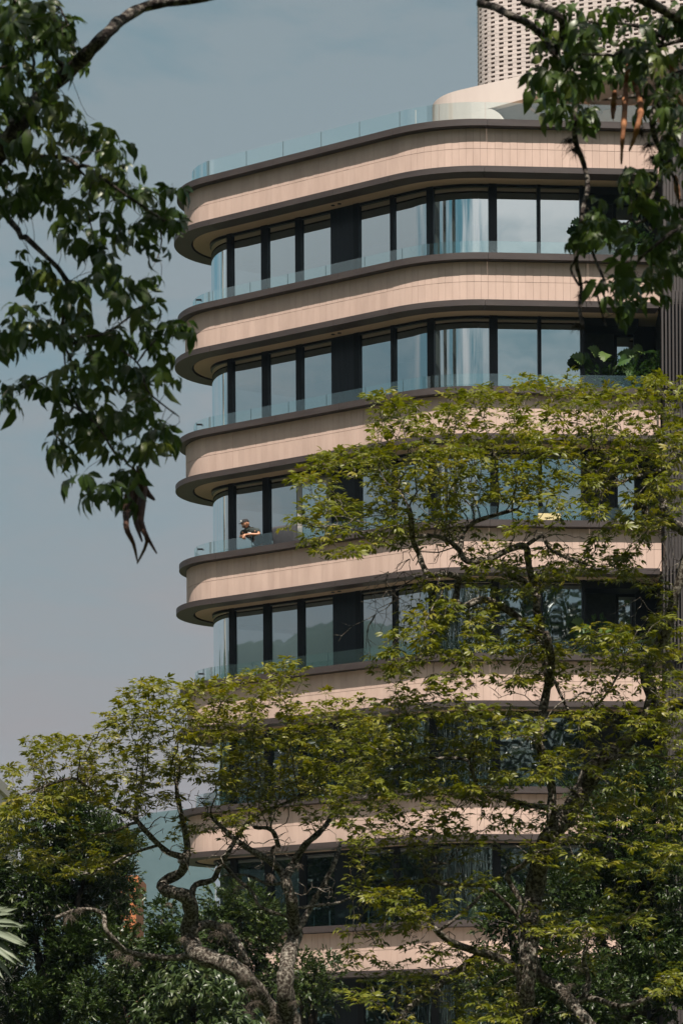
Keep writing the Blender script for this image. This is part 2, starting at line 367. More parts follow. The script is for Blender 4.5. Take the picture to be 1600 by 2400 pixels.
# window divisions along the glass line, read at the top storey
mull_x = [(1358, 1366), (1258, 1266), (1145, 1164), (1000, 1016), (915, 924), (829, 842), (693, 707), (613, 628), (533, 545)]
mull = [(sx(b, D_GLASS), sx(a, D_GLASS)) for a, b in mull_x]
spandrel = (mull[5][1], sx(775, D_GLASS))
END_R = 0.0
wins = [(mull[k][1], mull[k + 1][0]) for k in range(5)] + [(spandrel[1], mull[6][0]), (mull[6][1], mull[7][0]), (mull[7][1], mull[8][0]), (mull[8][1], S4 - 0.3)]
S_REC = mull[0][0]
D_REC = D_GLASS + 0.75
rec = {k: sx(v, D_REC) for k, v in dict(a=1366, b=1436, c=1444, d=1483, e=1556).items()}
PANEL_W = 0.1985
n_named = 0
for k in range(NST):
    z = ZR - HF * k
    # dark backing that shows as the joints between panels
    mb = MB(); sweep(mb, 0, S4 + 6, rect(D_PANEL + 0.03, D_PANEL + 0.14, z - 1.29, z - 0.16)); par = mb.build('parapet', M['backing'], block)
    # metal coping and fascia in lengths with open joints
    cuts = [0.0, 0.62, 2.98, 4.55 + 0.02, 6.9, 9.25, 11.6, S3 + 0.9, S4 - .2, S4 + 6]
    cuts = sorted(set([0.0] + [c for c in (sx(1378, 0, ZR), sx(1142, 0, ZR), sx(920, 0, ZR), sx(790, 0, ZR), sx(640, 0, ZR), sx(500, 0, ZR))] + [S4 - 0.6, S4 + 6]))
    for a, b in zip(cuts, cuts[1:]):
        mb = MB(); sweep(mb, a + 0.004, b - 0.004, rect(0, 0.44, z - 0.17, z)); mb.build('coping', M['bronze'], par)
        mb = MB(); sweep(mb, a + 0.10, b + 0.092 if b < S4 + 5 else b, rect(-0.09, 0.40, z - 1.415, z - 1.26)); mb.build('fascia', M['bronze'], par)
    # stone panels in two rows
    npan = int(S5 / PANEL_W)
    rest = MB()
    tints = []
    for row, (za, zb) in enumerate(((z - 0.703, z - 0.182), (z - 1.275, z - 0.712))):
        for i in range(int((S4 - 0.7) / PANEL_W)):
            a, b = i * PANEL_W + 0.003, (i + 1) * PANEL_W - (0.003 if row == 0 else 0.002)
            if row and S2 - .4 < a < S3 - .8: a -= 0.0012; b += 0.0005
            jit = random.uniform(-0.0025, 0.0025)
            prof = rect(D_PANEL + jit, D_PANEL + 0.028, za, zb)
            if k < 2 and n_named < 300 and a < S3 + 1.7:
                mb = MB(); sweep(mb, a, b, prof); mb.build('stone_panel', M['panel'], par); n_named += 1
            else:
                nv = len(rest.v); sweep(rest, a, b, prof); tints += [random.random()] * (len(rest.v) - nv)
    if rest.v:
        o = stuff(rest.build('stone_panelling', M['panel'], par))
        at_ = o.data.attributes.new('tint', 'FLOAT', 'POINT'); at_.data.foreach_set('value', tints)
    # floor slab, whose underside is the beige soffit
    mb = MB(); prism(mb, 0.45, z - 1.385, z - 0.65); slab = mb.build('floor_slab', M['soffit'], block)
    # the dark lining of the recess at the right end
    # glass balustrade on the coping
    h = 0.60 if k == 0 else 0.44
    bal = MB(); sweep(bal, 0.0, S4 - 0.2, rect(D_RAIL - 0.03, D_RAIL + 0.045, z - 0.05, z + 0.012)); bal = bal.build('balustrade', M['dark_metal'], block)
    if k == 0: ex = [1511, 1437, 1327, 1137, 1029, 936, 842, 752, 663, 577, 490]
    else: ex = [1500, 1258, 1034, 940, 852, 761, 672, 584, 496]
    es = [0.0] + sorted(sx(x, D_RAIL, ZR + 0.3) for x in ex)
    es += [es[-1] + 1.1, es[-1] + 2.2, es[-1] + 3.3]
    for a, b in zip(es, es[1:]):
        mb = MB(); sweep(mb, a + 0.006, b - 0.006, rect(D_RAIL, D_RAIL + 0.015, z + 0.012, z + h), 0, 1)
        mb.build('glass_panel', [M['rail_glass'], M['glass_edge']], bal)
    if k:
        q = off(es[-4] + .62, D_RAIL + .02, z + 0.30); mb = MB()
        mb.box((q.x - .16, q.y - .02, q.z - .02), (q.x - .01, q.y + .03, q.z + .02)); mb.build('glass_clamp', M['dark_metal'], bal)
    if k == NST - 1: break
    # ---- glazing of the storey below this parapet
    zt, zb = z - 1.385, z - HF - 0.65
    for a, b in mull:
        mb = MB(); wd = b - a
        sweep(mb, a, b, rect(D_GLASS - 0.035, D_GLASS + 0.16, zb, zt - 0.003)); m_ = mb.build('mullion', M['dark_metal'], block)
    mb = MB(); sweep(mb, spandrel[0], spandrel[1], rect(D_GLASS - 0.01, D_GLASS + 0.06, zb, zt - 0.003)); mb.build('cladding_panel', M['dark_panel'], block)
    for i, (a, b) in enumerate(wins):
        mb = MB()
        sweep(mb, a, b, rect(D_GLASS - 0.005, D_GLASS + 0.09, zt - 0.075, zt - 0.003)); fr = mb.build('window', M['dark_metal'], block)
        mb = MB(); sweep(mb, a, b, rect(D_GLASS - 0.005, D_GLASS + 0.09, zb, zb + 0.08)); mb.build('window_sill', M['dark_metal'], fr)
        mb = MB(); lean = random.uniform(-0.006, 0.006)
        curved = i in (3 - 1, 8) or i == 2
        step = 0.05 if i in (2, 8) else 0.12
        sweep(mb, a, b, [(D_GLASS + 0.035, zb + 0.08), (D_GLASS + 0.035 + lean, zt - 0.075)], smooth=True, closed=False, step=step)
        mb.build('window_pane', M['window'], fr)
    # recess at the right end
    for nm, a, b, mt in (('cladding_panel', rec['b'], rec['a'], 'cushion'), ('mullion', rec['c'], rec['b'], 'dark_metal')):
        mb = MB(); sweep(mb, a + .002, b - .002, rect(D_REC, D_REC + 0.1, zb, zt - 0.22)); mb.build(nm, M[mt], block)
    mb = MB(); sweep(mb, rec['d'], rec['c'], rect(D_REC + .01, D_REC + .09, zt - 0.30, zt - 0.22)); fr = mb.build('window', M['dark_metal'], block)
    mb = MB(); sweep(mb, rec['d'], rec['c'], rect(D_REC + .01, D_REC + .09, zb, zb + 0.08)); mb.build('window_sill', M['dark_metal'], fr)
    mb = MB(); sweep(mb, rec['d'], rec['c'], [(D_REC + 0.04, zb + 0.08), (D_REC + 0.04, zt - 0.30)], closed=False); mb.build('window_pane', M['window'], fr)
    mb = MB(); sweep(mb, -.35, rec['d'], rect(D_REC - .01, D_REC + .1, zb, zt - 0.003)); mb.build('recess_wall', M['dark_metal'], block)
    mb = MB(); sweep(mb, rec['d'] + .003, S_REC, rect(D_GLASS + .03, D_REC + .05, zt - 0.215, zt - 0.003)); mb.build('recess_lintel', M['dark_metal'], block)
    # a pair of downlights in the soffit
    for x_ in (778, 793):
        s_ = sx(x_, 0.62, zt); q = off(s_, 0.66, zt - 0.012); mb = MB()
        mb.tube([q, q + Vector((0, 0, 0.02))], 0.055, 12); mb.build('downlight', M['dark_metal'], slab)
    # pale curtains drawn behind some panes
    for i, (ca, cb) in {8: (mull[8][1] + 0.1, mull[8][1] + 1.6), 2: (wins[2][0] + .55, wins[2][0] + 1.0)}.items():
        mb = MB(); ss = np.arange(ca, cb, 0.02); vs, fs = [], []
        for j, s_ in enumerate(ss):
            d_ = D_GLASS + 0.30 + 0.035 * math.sin(s_ * 75 + k) * math.sin(s_ * 9 + 1)
            vs += [off(s_, d_, zb + 0.02), off(s_, d_, zt - 0.02)]
            if j: fs.append((2*j - 2, 2*j, 2*j + 1, 2*j - 1))
        mb.add(vs, fs, 0, True); mb.build('curtain', M['curtain'], block)
# core of rooms behind the glass, and the walls that close the back
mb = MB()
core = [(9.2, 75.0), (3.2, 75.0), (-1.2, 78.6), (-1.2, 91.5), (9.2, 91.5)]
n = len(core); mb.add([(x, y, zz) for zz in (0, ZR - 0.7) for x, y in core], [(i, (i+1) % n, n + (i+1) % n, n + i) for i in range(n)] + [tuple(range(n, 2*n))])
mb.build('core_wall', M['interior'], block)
mb = MB(); prism(mb, 0.5, 0.0, ZR - HF * (NST - 1) - 1.4); mb.build('ground_floor', M['dark_panel'], block)

# ------------------------------------------------------------------ brown ribbed stair tower at the right end
X0 = RIGHT0.x + 0.02
stair = thing('ribbed_stair_tower', 'dark brown ribbed stair tower standing against the end of the curved building', 'tower', loc=(X0, 70.3, 0))
mb = MB(); mb.box((0, 0.55, 0), (6.0, 18, ZR - 0.35)); mb.build('tower_wall', M['brown_rib'], stair)
for i in range(46):
    mb = MB(); mb.box((0.01 + i * 0.085, 0.49, 0), (0.055 + i * 0.085, 0.549, ZR - 0.36)); mb.build('rib', M['brown_rib'], stair)
for zc_, hh in ((ZR - 1.4 - 2.55 - 1.95, 2.5), (ZR - 1.4 - 2.55 - 3.5 * 2 - 1.95, 2.5), (ZR - 1.4 - 2.55 - 3.5 * 4 - 1.95, 2.5)):
    mb = MB(); mb.box((-0.10, 0.34, zc_ - hh / 2 + .1), (0.75, 0.40, zc_ - hh / 2 + .18)); mb.box((-0.10, 0.34, zc_ + hh / 2 - .2), (0.75, 0.40, zc_ + hh / 2 - .12))
    scr = mb.build('louvre_screen', M['brown_rib'], stair)
    for i in range(9):
        mb = MB(); mb.box((-0.10 + i * 0.095, 0.14 + 0.012 * i, zc_ - hh / 2), (-0.055 + i * 0.095, 0.339, zc_ + hh / 2 + (0.0 if i < 2 else 0.06))); mb.build('fin', M['brown_rib'], scr)

# ------------------------------------------------------------------ white curved pavilion on the roof
pav = thing('roof_pavilion', 'white curved roof pavilion with a sweeping canopy behind the glass balustrade', 'pavilion')
pd = math.radians(-31.7); PU = Vector((math.cos(pd), math.sin(pd))); PN = Vector((PU.y, -PU.x))
PR = 1.5; PT = Vector((3.98, 74.9)) - PU * 0.62
PC = PT - PN * PR
def ppath(s):
    if s >= 0: return PT + PU * s, PN
    n = rot(PN, s / PR); n = rot(PN, -(-s) / PR); return PC + n * PR, n
ZTP, ZRF = 30.1, ZR - 0.62
def pz_low(s):                      # underside of the canopy, then the wing wall's falling top
    return 29.42 + 0.05 * max(0, s)
def strip(s0, s1, f, inset=0.0, n=60):
    ss = [s0 + (s1 - s0) * i / n for i in range(n + 1)]; vs, fs = [], []
    for j, s_ in enumerate(ss):
        p, nn = ppath(s_); q = p - nn * inset
        lo, hi = f(s_); vs += [(q.x, q.y, lo), (q.x, q.y, hi)]
        if j: fs.append((2*j - 2, 2*j, 2*j + 1, 2*j - 1))
    return vs, fs
S_TIP = 0.89
def shell(name, s0, s1, f, th, parent, mat):
    mb = MB(); va, fa = strip(s0, s1, f); vb, fb = strip(s0, s1, f, th)
    n = len(va); mb.add(va + vb, fa + [tuple(i + n for i in reversed(q)) for q in fb]
        + [(2*j, n + 2*j, n + 2*j + 2, 2*j + 2) for j in range(n // 2 - 1)] + [(2*j + 1, 2*j + 3, n + 2*j + 3, n + 2*j + 1) for j in range(n // 2 - 1)]
        + [(0, 1, n + 1, n), (n - 2, 2*n - 2, 2*n - 1, n - 1)], 0, False)
    o = mb.build(name, mat, parent)
    return o
SB = -PR * 2.3
shell('canopy', SB, 6.6, lambda s: ((29.40 if s <= S_TIP else 29.40 + 0.035 * (s - S_TIP)), ZTP), 0.22, pav, M['white_wall'])
shell('wing_wall', SB, S_TIP + 0.62, lambda s: (ZRF, 29.398 if s <= S_TIP else 28.25 + 1.14 * math.sqrt(max(0.0, 1 - ((s - S_TIP) / 0.62) ** 2))), 0.2, pav, M['white_wall'])
mb = MB(); pts = [ppath(SB + (6.6 - SB) * i / 40) for i in range(41)]; pl = [p - n_ * 0.23 for p, n_ in pts] + [Vector((12, 82)), Vector((3.5, 84))]
n = len(pl); mb.add([(p.x, p.y, zz) for zz in (29.62, 29.98) for p in pl], [tuple(range(n)), tuple(range(2*n - 1, n - 1, -1))] + [(i, n + i, n + (i+1) % n, (i+1) % n) for i in range(n)])
mb.build('canopy_ceiling', M['grey'], pav)
for j in range(3):
    p, n_ = ppath(1.8 + 1.5 * j); a = p - n_ * 0.3; b = p - n_ * 2.2
    mb = MB(); mb.tube([(a.x, a.y, 29.50), (b.x, b.y, 29.50)], 0.05, 5); mb.build('ceiling_beam', M['soffit'], pav)
mb = MB(); a, _ = ppath(0.2); b, _ = ppath(8.0); a = a - PN * 2.4; b = b - PN * 2.4
mb.add([(a.x, a.y, ZRF), (b.x, b.y, ZRF), (b.x, b.y, 29.62), (a.x, a.y, 29.62), (a.x, a.y + .2, ZRF), (b.x, b.y + .2, ZRF), (b.x, b.y + .2, 29.62), (a.x, a.y + .2, 29.62)],
       [(0, 1, 2, 3), (7, 6, 5, 4), (0, 4, 5, 1), (3, 2, 6, 7), (0, 3, 7, 4), (1, 5, 6, 2)]); mb.build('inner_wall', M['white_wall'], pav)
p1, p2 = ppath(3.2)[0] - PN * 2.37, ppath(4.3)[0] - PN * 2.37
mb = MB(); mb.add([(p1.x, p1.y, ZRF), (p2.x, p2.y, ZRF), (p2.x, p2.y, 29.1), (p1.x, p1.y, 29.1)], [(0, 1, 2, 3)]); mb.build('inner_door', M['cushion'], pav)
q = off(sx(974, .75, ZR + .3), 0.75, ZR - 0.62)
pole = thing('lamp_pole', 'thin pale pole standing on the roof terrace beside the pavilion', 'pole', loc=q)
mb = MB(); mb.tube([(0, 0, 0), (0, 0, 1.28)], 0.012, 8); mb.build('shaft', M['grey'], pole)
mb = MB(); mb.tube([(0, 0, 0), (0, 0, .5)], 0.03, 8); mb.build('base_sleeve', M['white_wall'], pole)

# ------------------------------------------------------------------ white perforated block tower behind the roof
tw = thing('perforated_tower', 'white tower of stacked blocks with rows of small dark openings rising behind the roof', 'tower')
TD = math.radians(-19); TU = Vector((math.cos(TD), math.sin(TD))); TN = Vector((TU.y, -TU.x)); TY = 118.0; TRAD = 1.35
tl = at(1120, 200, TY)
TC = Vector((tl.x + TRAD, tl.y + .3)); 
S_T0 = -TRAD * (math.pi / 2 - TD * 0 + 0.25)
def tpath(s):
    """Position along the tower's face: s < 0 turns the rounded corner, s > 0 runs to the right."""
    n = TN if s >= 0 else rot(TN, s / TRAD)
    p = TC + TN * TRAD + TU * s if s >= 0 else TC + n * TRAD
    return p, n
zlo, zhi = at(1120, 235, TY).z, at(1120, -60, TY).z
PITCH = 10.55 / FPX * TY; COLW = 21.3 / FPX * TY
def tsweep(mb, s0, s1, d0, d1, z0, z1, tilt=0.0):
    k = max(1, math.ceil((s1 - s0) / 0.2)) if s0 < 0 else 1
    ss = [s0 + (s1 - s0) * i / k for i in range(k + 1)]; vs, fs = [], []
    for s_ in ss:
        p, n_ = tpath(s_)
        for d, zz in ((d0, z0), (d0, z1), (d1, z1), (d1, z0)):
            q = p - n_ * d; vs.append((q.x, q.y, zz + tilt * (s_ - s0)))
    for i in range(k):
        for j in range(4): fs.append((4*i + j, 4*i + 4 + j, 4*i + 4 + (j+1) % 4, 4*i + (j+1) % 4))
    fs += [(0, 1, 2, 3), (4*k + 3, 4*k + 2, 4*k + 1, 4*k)]
    mb.add(vs, fs)
S_TE = 9.0
mb = MB(); tsweep(mb, -TRAD * 2.2, 0, 0.16, 0.3, zlo - 20, zhi + 1); tsweep(mb, 0, S_TE, 0.16, 0.3, zlo - 20, zhi + 1); mb.build('core_wall', M['backing'], tw)
mb = MB(); tsweep(mb, -TRAD * 2.2, 0, 0.0, 0.159, zlo - 20, zlo - .01); tsweep(mb, 0, S_TE, 0.0, 0.159, zlo - 20, zlo - .01); mb.build('plinth', M['white_wall'], tw)
rows = int((zhi - zlo) / PITCH); nb = 0; rest = MB()
for r_ in range(rows):
    z0 = zlo + r_ * PITCH
    mb = MB(); tsweep(mb, -TRAD * 2.2, S_TE, 0.0, 0.159, z0, z0 + PITCH * 0.46); mb.build('course', M['white_block'], tw)
    shift = (r_ % 2) * 0.0 + r_ * 0.0
    c = 0; s_ = -TRAD * 2.1
    while s_ < S_TE - COLW:
        gap = 0.50 + 0.03 * math.sin(r_ * 1.7 + c * 2.3)
        a, b = s_ + gap * COLW, s_ + COLW
        px = img((*tpath((a + b) / 2)[0], z0))[0]
        if nb < 300 and 1110 < px < 1420: mb = MB(); tsweep(mb, a, b, 0.004, 0.159, z0 + PITCH * .46, z0 + PITCH - .002); mb.build('block', M['white_block'], tw); nb += 1
        else: tsweep(rest, a, b, 0.004, 0.159, z0 + PITCH * .46, z0 + PITCH - .002)
        if (r_ * 7 + c * 5 + r_ * c) % 3 == 0:
            m2 = s_ + COLW * (0.12 if (r_ + c) % 2 else 0.36)
            tsweep(rest, m2, m2 + COLW * 0.07, 0.07, 0.159, z0 + PITCH * .46, z0 + PITCH - .002)
        s_ += COLW; c += 1
stuff(rest.build('blockwork', M['white_block'], tw))
# a dark opening and a plain upper band at the tower's right part
q0 = at(1500, 160, 95)

# ------------------------------------------------------------------ neighbours far off
def slab_block(name, label, cat, c, size, wallm, cols, rows, rz=0.0, z0=0.0, glass=None, group=None):
    t = thing(name, label, cat, group, loc=(c[0], c[1], z0), rz=rz)
    sx_, sy_, h = size
    mb = MB(); mb.box((-sx_/2, -sy_/2, 0), (sx_/2, sy_/2, h)); wl = mb.build('wall', wallm, t)
    mb = MB(); mb.box((-sx_/2 - .2, -sy_/2 - .2, h + .003), (sx_/2 + .2, sy_/2 + .2, h + 0.6)); mb.build('roof', wallm, t)
    me = me2 = None
    for side in (-1, 1):
        for i in range(cols):
            for j in range(rows):
                cw, rh = sx_ / cols, h / rows
                cx0, cz0 = -sx_/2 + cw * (i + .5), rh * (j + .52)
                if me is None:
                    a = MB(); a.box((-cw * .26, -0.08, -rh * .24), (cw * .26, 0.06, rh * .24)); wo = a.build('window', glass or M['dark_panel'], t); me = wo.data
                else: wo = link('window', me, t)
                wo.location = (cx0, side * (sy_ / 2), cz0)
                if me2 is None:
                    a = MB(); a.box((-cw * .3, -0.25, -rh * .29), (cw * .3, 0.25, -rh * .241)); so = a.build('sill', wallm, wo); me2 = so.data
                elif False: pass
    return t
M['pale_far'] = noise_mat('pale_far_render', (0.46, 0.40, 0.36), (0.54, 0.47, 0.42), scale=.3, rough=0.85)
M['brick_far'] = noise_mat('orange_brick', (0.34, 0.115, 0.045), (0.42, 0.155, 0.06), scale=2, rough=0.9)
slab_block('neighbour_block', 'pale neighbouring block half hidden by the dark tree at the edge of the view', 'building', (-23.1, 150, 0), (9.0, 12, at(0, 1838, 144).z), M['pale_far'], 4, 6)
a = at(318, 2072, 200)
slab_block('brick_building', 'orange brick building seen as a sliver between the dark trees', 'building', (a.x - 1.0, 204, 0), (2.0, 8, a.z), M['brick_far'], 1, 6)
# tall blocks across the town, behind the camera: what the windows mirror
for i, (az, R, wd, hh, mt) in enumerate(((-152, 150, 12, 118, 'pale_far'), (-128, 170, 15, 125, 'pale_far'), (-120, 190, 9, 130, 'grey'), (-140, 190, 13, 140, 'pale_far'), (-163, 240, 16, 60, 'grey'), (-111.8, 250, 15, 66, 'backing'), (-70, 180, 16, 110, 'pale_far'))):
    r_ = math.radians(az)
    slab_block('tower_block', ['pale slab tower mirrored as thin stripes in the curved panes', 'second pale tower mirrored beside the wide mullion', 'narrow grey tower mirrored at the edge of the curved pane', 'tallest pale tower mirrored in the curved corner pane',
        'low grey tower mirrored in the flat panes by the recess', 'dark block mirrored low beside the black cladding', 'pale tower mirrored in the rounded end panes'][i], 'building', (R * math.sin(r_), R * math.cos(r_)), (wd, 16, hh), M[mt], 5, max(6, hh // 6), rz=-r_)
# ------------------------------------------------------------------ foliage tools
def leaflet(L_, Wd, droop, fold, nseg=3):
    """One leaflet along +x from the origin: two rows of faces that fold along the midrib and droop to the tip."""
    vs, fs = [], []
    for i in range(nseg + 1):
        t = i / nseg; wv = Wd * (math.sin(math.pi * min(1, (t * 0.94 + 0.05))) ** 0.8) * (1.12 - 0.35 * t)
        if i == nseg: wv = 0.0
        x = L_ * t * math.cos(droop * t * 0.5); z = -L_ * t * math.sin(droop * t * 0.7)
        if i == nseg: vs.append((x, 0, z))
        else: vs += [(x, wv, z + fold * wv), (x, 0, z), (x, -wv, z + fold * wv)]
    for i in range(nseg):
        a = 3 * i
        if i < nseg - 1: fs += [(a, a + 1, a + 4, a + 3), (a + 1, a + 2, a + 5, a + 4)]
        else: fs += [(a, a + 1, a + 3), (a + 1, a + 2, a + 3)]
    return np.array(vs), fs

def xform(v, yaw=0, pitch=0, roll=0, move=(0, 0, 0)):
    m = Matrix.Rotation(yaw, 3, 'Z') @ Matrix.Rotation(pitch, 3, 'Y') @ Matrix.Rotation(roll, 3, 'X')
    return v @ np.array(m).T + np.array(move)

class Tmpl:
    def __init__(s): s.v, s.f = [], []; s.n = 0
    def add(s, v, f): s.v.append(v); s.f += [tuple(i + s.n for i in q) for q in f]; s.n += len(v)
    def done(s):
        s.V = np.vstack(s.v); s.cnt = np.array([len(q) for q in s.f]); s.idx = np.array([i for q in s.f for i in q]); return s

def palmate(L_, Wd, rng, n=5, petiole=0.07, droop=0.6, wild=0.3):
    t = Tmpl()
    pv = np.array([(0, .0018, 0), (0, -.0018, 0), (petiole, 0, petiole * .15)]); t.add(pv, [(0, 1, 2)])
    angs = np.linspace(-1.25, 1.25, n) if n > 1 else [0]
    for a in angs:
        l = L_ * (1.0 - 0.32 * abs(a) / 1.25) * rng.uniform(.85, 1.1)
        v, f = leaflet(l, Wd * l / L_ * rng.uniform(.85, 1.1), droop * rng.uniform(.5, 1.5), 0.35 * rng.uniform(.3, 1.3))
        ya = a + rng.uniform(-.15, .15); st_ = rng.uniform(.004, .03) * (L_ / .1)      # each leaflet on a stalk of its own
        t.add(xform(v, yaw=ya, pitch=rng.uniform(-.05, .35) + wild * rng.uniform(-.3, .5), roll=rng.uniform(-.35, .35) * (1 + 2 * wild), move=(petiole + st_ * math.cos(ya), st_ * math.sin(ya), petiole * .15)), f)
    return t.done()

def dleaf(L_, Wd, droop, fold):
    z = -L_ * math.sin(droop * .6)
    return np.array([(0, 0, 0), (L_ * .45, Wd, z * .3 + fold * Wd), (L_, 0, z), (L_ * .45, -Wd, z * .3 + fold * Wd)]), [(0, 3, 2), (0, 2, 1)]

def sprig(L_, Wd, rng, n=7, length=0.16, droop=0.5, hang=0.0, simple=True):
    """A short shoot with simple leaves set around it."""
    t = Tmpl(); t.add(np.array([(0, .003, 0), (0, -.003, 0), (length, 0, 0)]), [(0, 1, 2)])
    for i in range(n):
        q = (i + .4) / n
        v, f = (dleaf if simple else leaflet)(L_ * rng.uniform(.75, 1.15), Wd * rng.uniform(.8, 1.15), droop * rng.uniform(.4, 1.5), 0.4 * rng.uniform(0, 1.3))
        t.add(xform(v, yaw=rng.uniform(.4, 1.3) * (1 if i % 2 else -1) * (1 - .5 * q), pitch=rng.uniform(-.5, .5) + hang, roll=rng.uniform(-.8, .8), move=(length * q, 0, 0)), f)
    return t.done()

def bake(name, tm, R, P, mat, parent, tint, scale=None):
    """One mesh of many copies: tm templates, R (k,3,3), P (k,3)."""
    k = len(P); pick = RNG.integers(0, len(tm), k); Vs, Ls, Cs, Ts = [], [], [], []; base = 0
    sc_ = np.ones(k) if scale is None else scale
    for j, t in enumerate(tm):
        sel = np.where(pick == j)[0]
        if not len(sel): continue
        v = np.einsum('kab,nb->kna', R[sel] * sc_[sel][:, None, None], t.V) + P[sel][:, None, :]
        nv = len(t.V); Vs.append(v.reshape(-1, 3)); Ls.append((t.idx[None, :] + (np.arange(len(sel)) * nv)[:, None] + base).ravel())
        Cs.append(np.tile(t.cnt, len(sel))); Ts.append(np.clip(np.repeat(tint[sel], nv) + np.tile(RNG.normal(0, .05, nv), len(sel)), 0, 1)); base += nv * len(sel)
    V, Lp, C, T = np.vstack(Vs), np.concatenate(Ls), np.concatenate(Cs), np.concatenate(Ts)
    me = bpy.data.meshes.new(name); me.vertices.add(len(V)); me.vertices.foreach_set('co', V.astype(np.float32).ravel())
    me.loops.add(len(Lp)); me.loops.foreach_set('vertex_index', Lp.astype(np.int32))
    me.polygons.add(len(C)); st = np.concatenate([[0], np.cumsum(C)[:-1]]).astype(np.int32)
    me.polygons.foreach_set('loop_start', st); me.update(calc_edges=True)
    a = me.attributes.new('tint', 'FLOAT', 'POINT'); a.data.foreach_set('value', T.astype(np.float32))
    me.polygons.foreach_set('use_smooth', np.ones(len(C), dtype=bool))
    me.materials.append(mat)
    return link(name, me, parent)

def frames(dirs, ups=None, roll=None):
    """Rotation matrices whose x axis is dirs, z axis near up."""
    d = dirs / np.linalg.norm(dirs, axis=1)[:, None]
    up = np.tile(np.array([0, 0, 1.0]), (len(d), 1)) if ups is None else ups
    y = np.cross(up, d); ln = np.linalg.norm(y, axis=1); bad = ln < 1e-3
    y[bad] = np.array([0, 1.0, 0]); y /= np.linalg.norm(y, axis=1)[:, None]; z = np.cross(d, y)
    if roll is not None:
        c, s = np.cos(roll)[:, None], np.sin(roll)[:, None]; y, z = y * c + z * s, z * c - y * s
    return np.stack([d, y, z], axis=2)

def named_leaves(name, tm, R, P, mat, parent, tint, scale):
    """Single leaves as parts: a few shared meshes in several tints."""
    meshes = {}
    for i in range(len(P)):
        key = (int(RNG.integers(0, len(tm))), min(5, int(tint[i] * 6)))
        if key not in meshes:
            o = bake(name, [tm[key[0]]], np.eye(3)[None], np.zeros((1, 3)), mat, parent, np.array([(key[1] + .5) / 6])); meshes[key] = o.data
        else: o = link(name, meshes[key], parent)
        Rm = Matrix([list(r) for r in (R[i] * scale[i])]).to_4x4(); Rm.translation = P[i]
        o.matrix_local = Rm

# ------------------------------------------------------------------ branching
def grow(limbs, att, step, infl, kill, iters=140, wob=0.25, droop=0.0):
    """Space colonisation: limbs are traced polylines ((points, radii)); shoots grow from them towards the attractors."""
    P, par, fixed = [], [], []
    for pts, rad in limbs:
        pts = [np.array(p) for p in pts]; prev = None
        if P:
            A = np.array(P); j = int(np.argmin(((A - pts[0]) ** 2).sum(1)))
            if np.linalg.norm(A[j] - pts[0]) < 1.2: prev = j
        for i in range(len(pts)):
            if i == 0:
                if prev is None: P.append(pts[0]); par.append(-1); fixed.append(rad[0]); prev = len(P) - 1
                continue
            n = max(1, int(np.linalg.norm(pts[i] - pts[i-1]) / step))
            for q in range(1, n + 1):
                t = q / n; P.append(pts[i-1] + (pts[i] - pts[i-1]) * t + (RNG.normal(0, .012, 3) if q < n else 0)); par.append(prev); fixed.append(rad[i-1] + (rad[i] - rad[i-1]) * t); prev = len(P) - 1
    nfix = len(P)
    P = np.array(P); att = np.array(att)
    d2 = ((att[:, None, :] - P[None, :, :]) ** 2).sum(2) if len(att) * len(P) < 3e7 else None
    near = d2.argmin(1); nd = np.sqrt(d2.min(1)); alive = np.ones(len(att), bool); hit = np.full(len(att), -1)
    Pl = [p for p in P]; heading = {}
    for it in range(iters):
        act = alive & (nd < infl if it > 2 else alive)
        if not act.any(): break
        new, npar = [], []
        for j in np.unique(near[act]):
            sel = act & (near == j)
            v = att[sel] - Pl[j]; v = v / (np.linalg.norm(v, axis=1)[:, None] + 1e-9); d = v.mean(0)
            if par[j] >= 0:
                h = Pl[j] - Pl[par[j]]; h = h / (np.linalg.norm(h) + 1e-9); d = d + h * 0.35
            d = d / (np.linalg.norm(d) + 1e-9) + RNG.normal(0, wob, 3); d[2] -= droop; d /= np.linalg.norm(d)
            new.append(Pl[j] + d * step); npar.append(j)
        if not new: break
        b = len(Pl); new = np.array(new)
        for q in range(len(new)): Pl.append(new[q]); par.append(npar[q]); fixed.append(0.0)
        live = np.where(alive)[0]
        dd = np.sqrt(((att[live][:, None, :] - new[None]) ** 2).sum(2)); m = dd.argmin(1); mv = dd[np.arange(len(live)), m]
        up = mv < nd[live]; near[live[up]] = b + m[up]; nd[live[up]] = mv[up]
        k = live[nd[live] < kill]; alive[k] = False; hit[k] = near[k]
    return np.array(Pl), np.array(par), np.array(fixed), nfix, hit

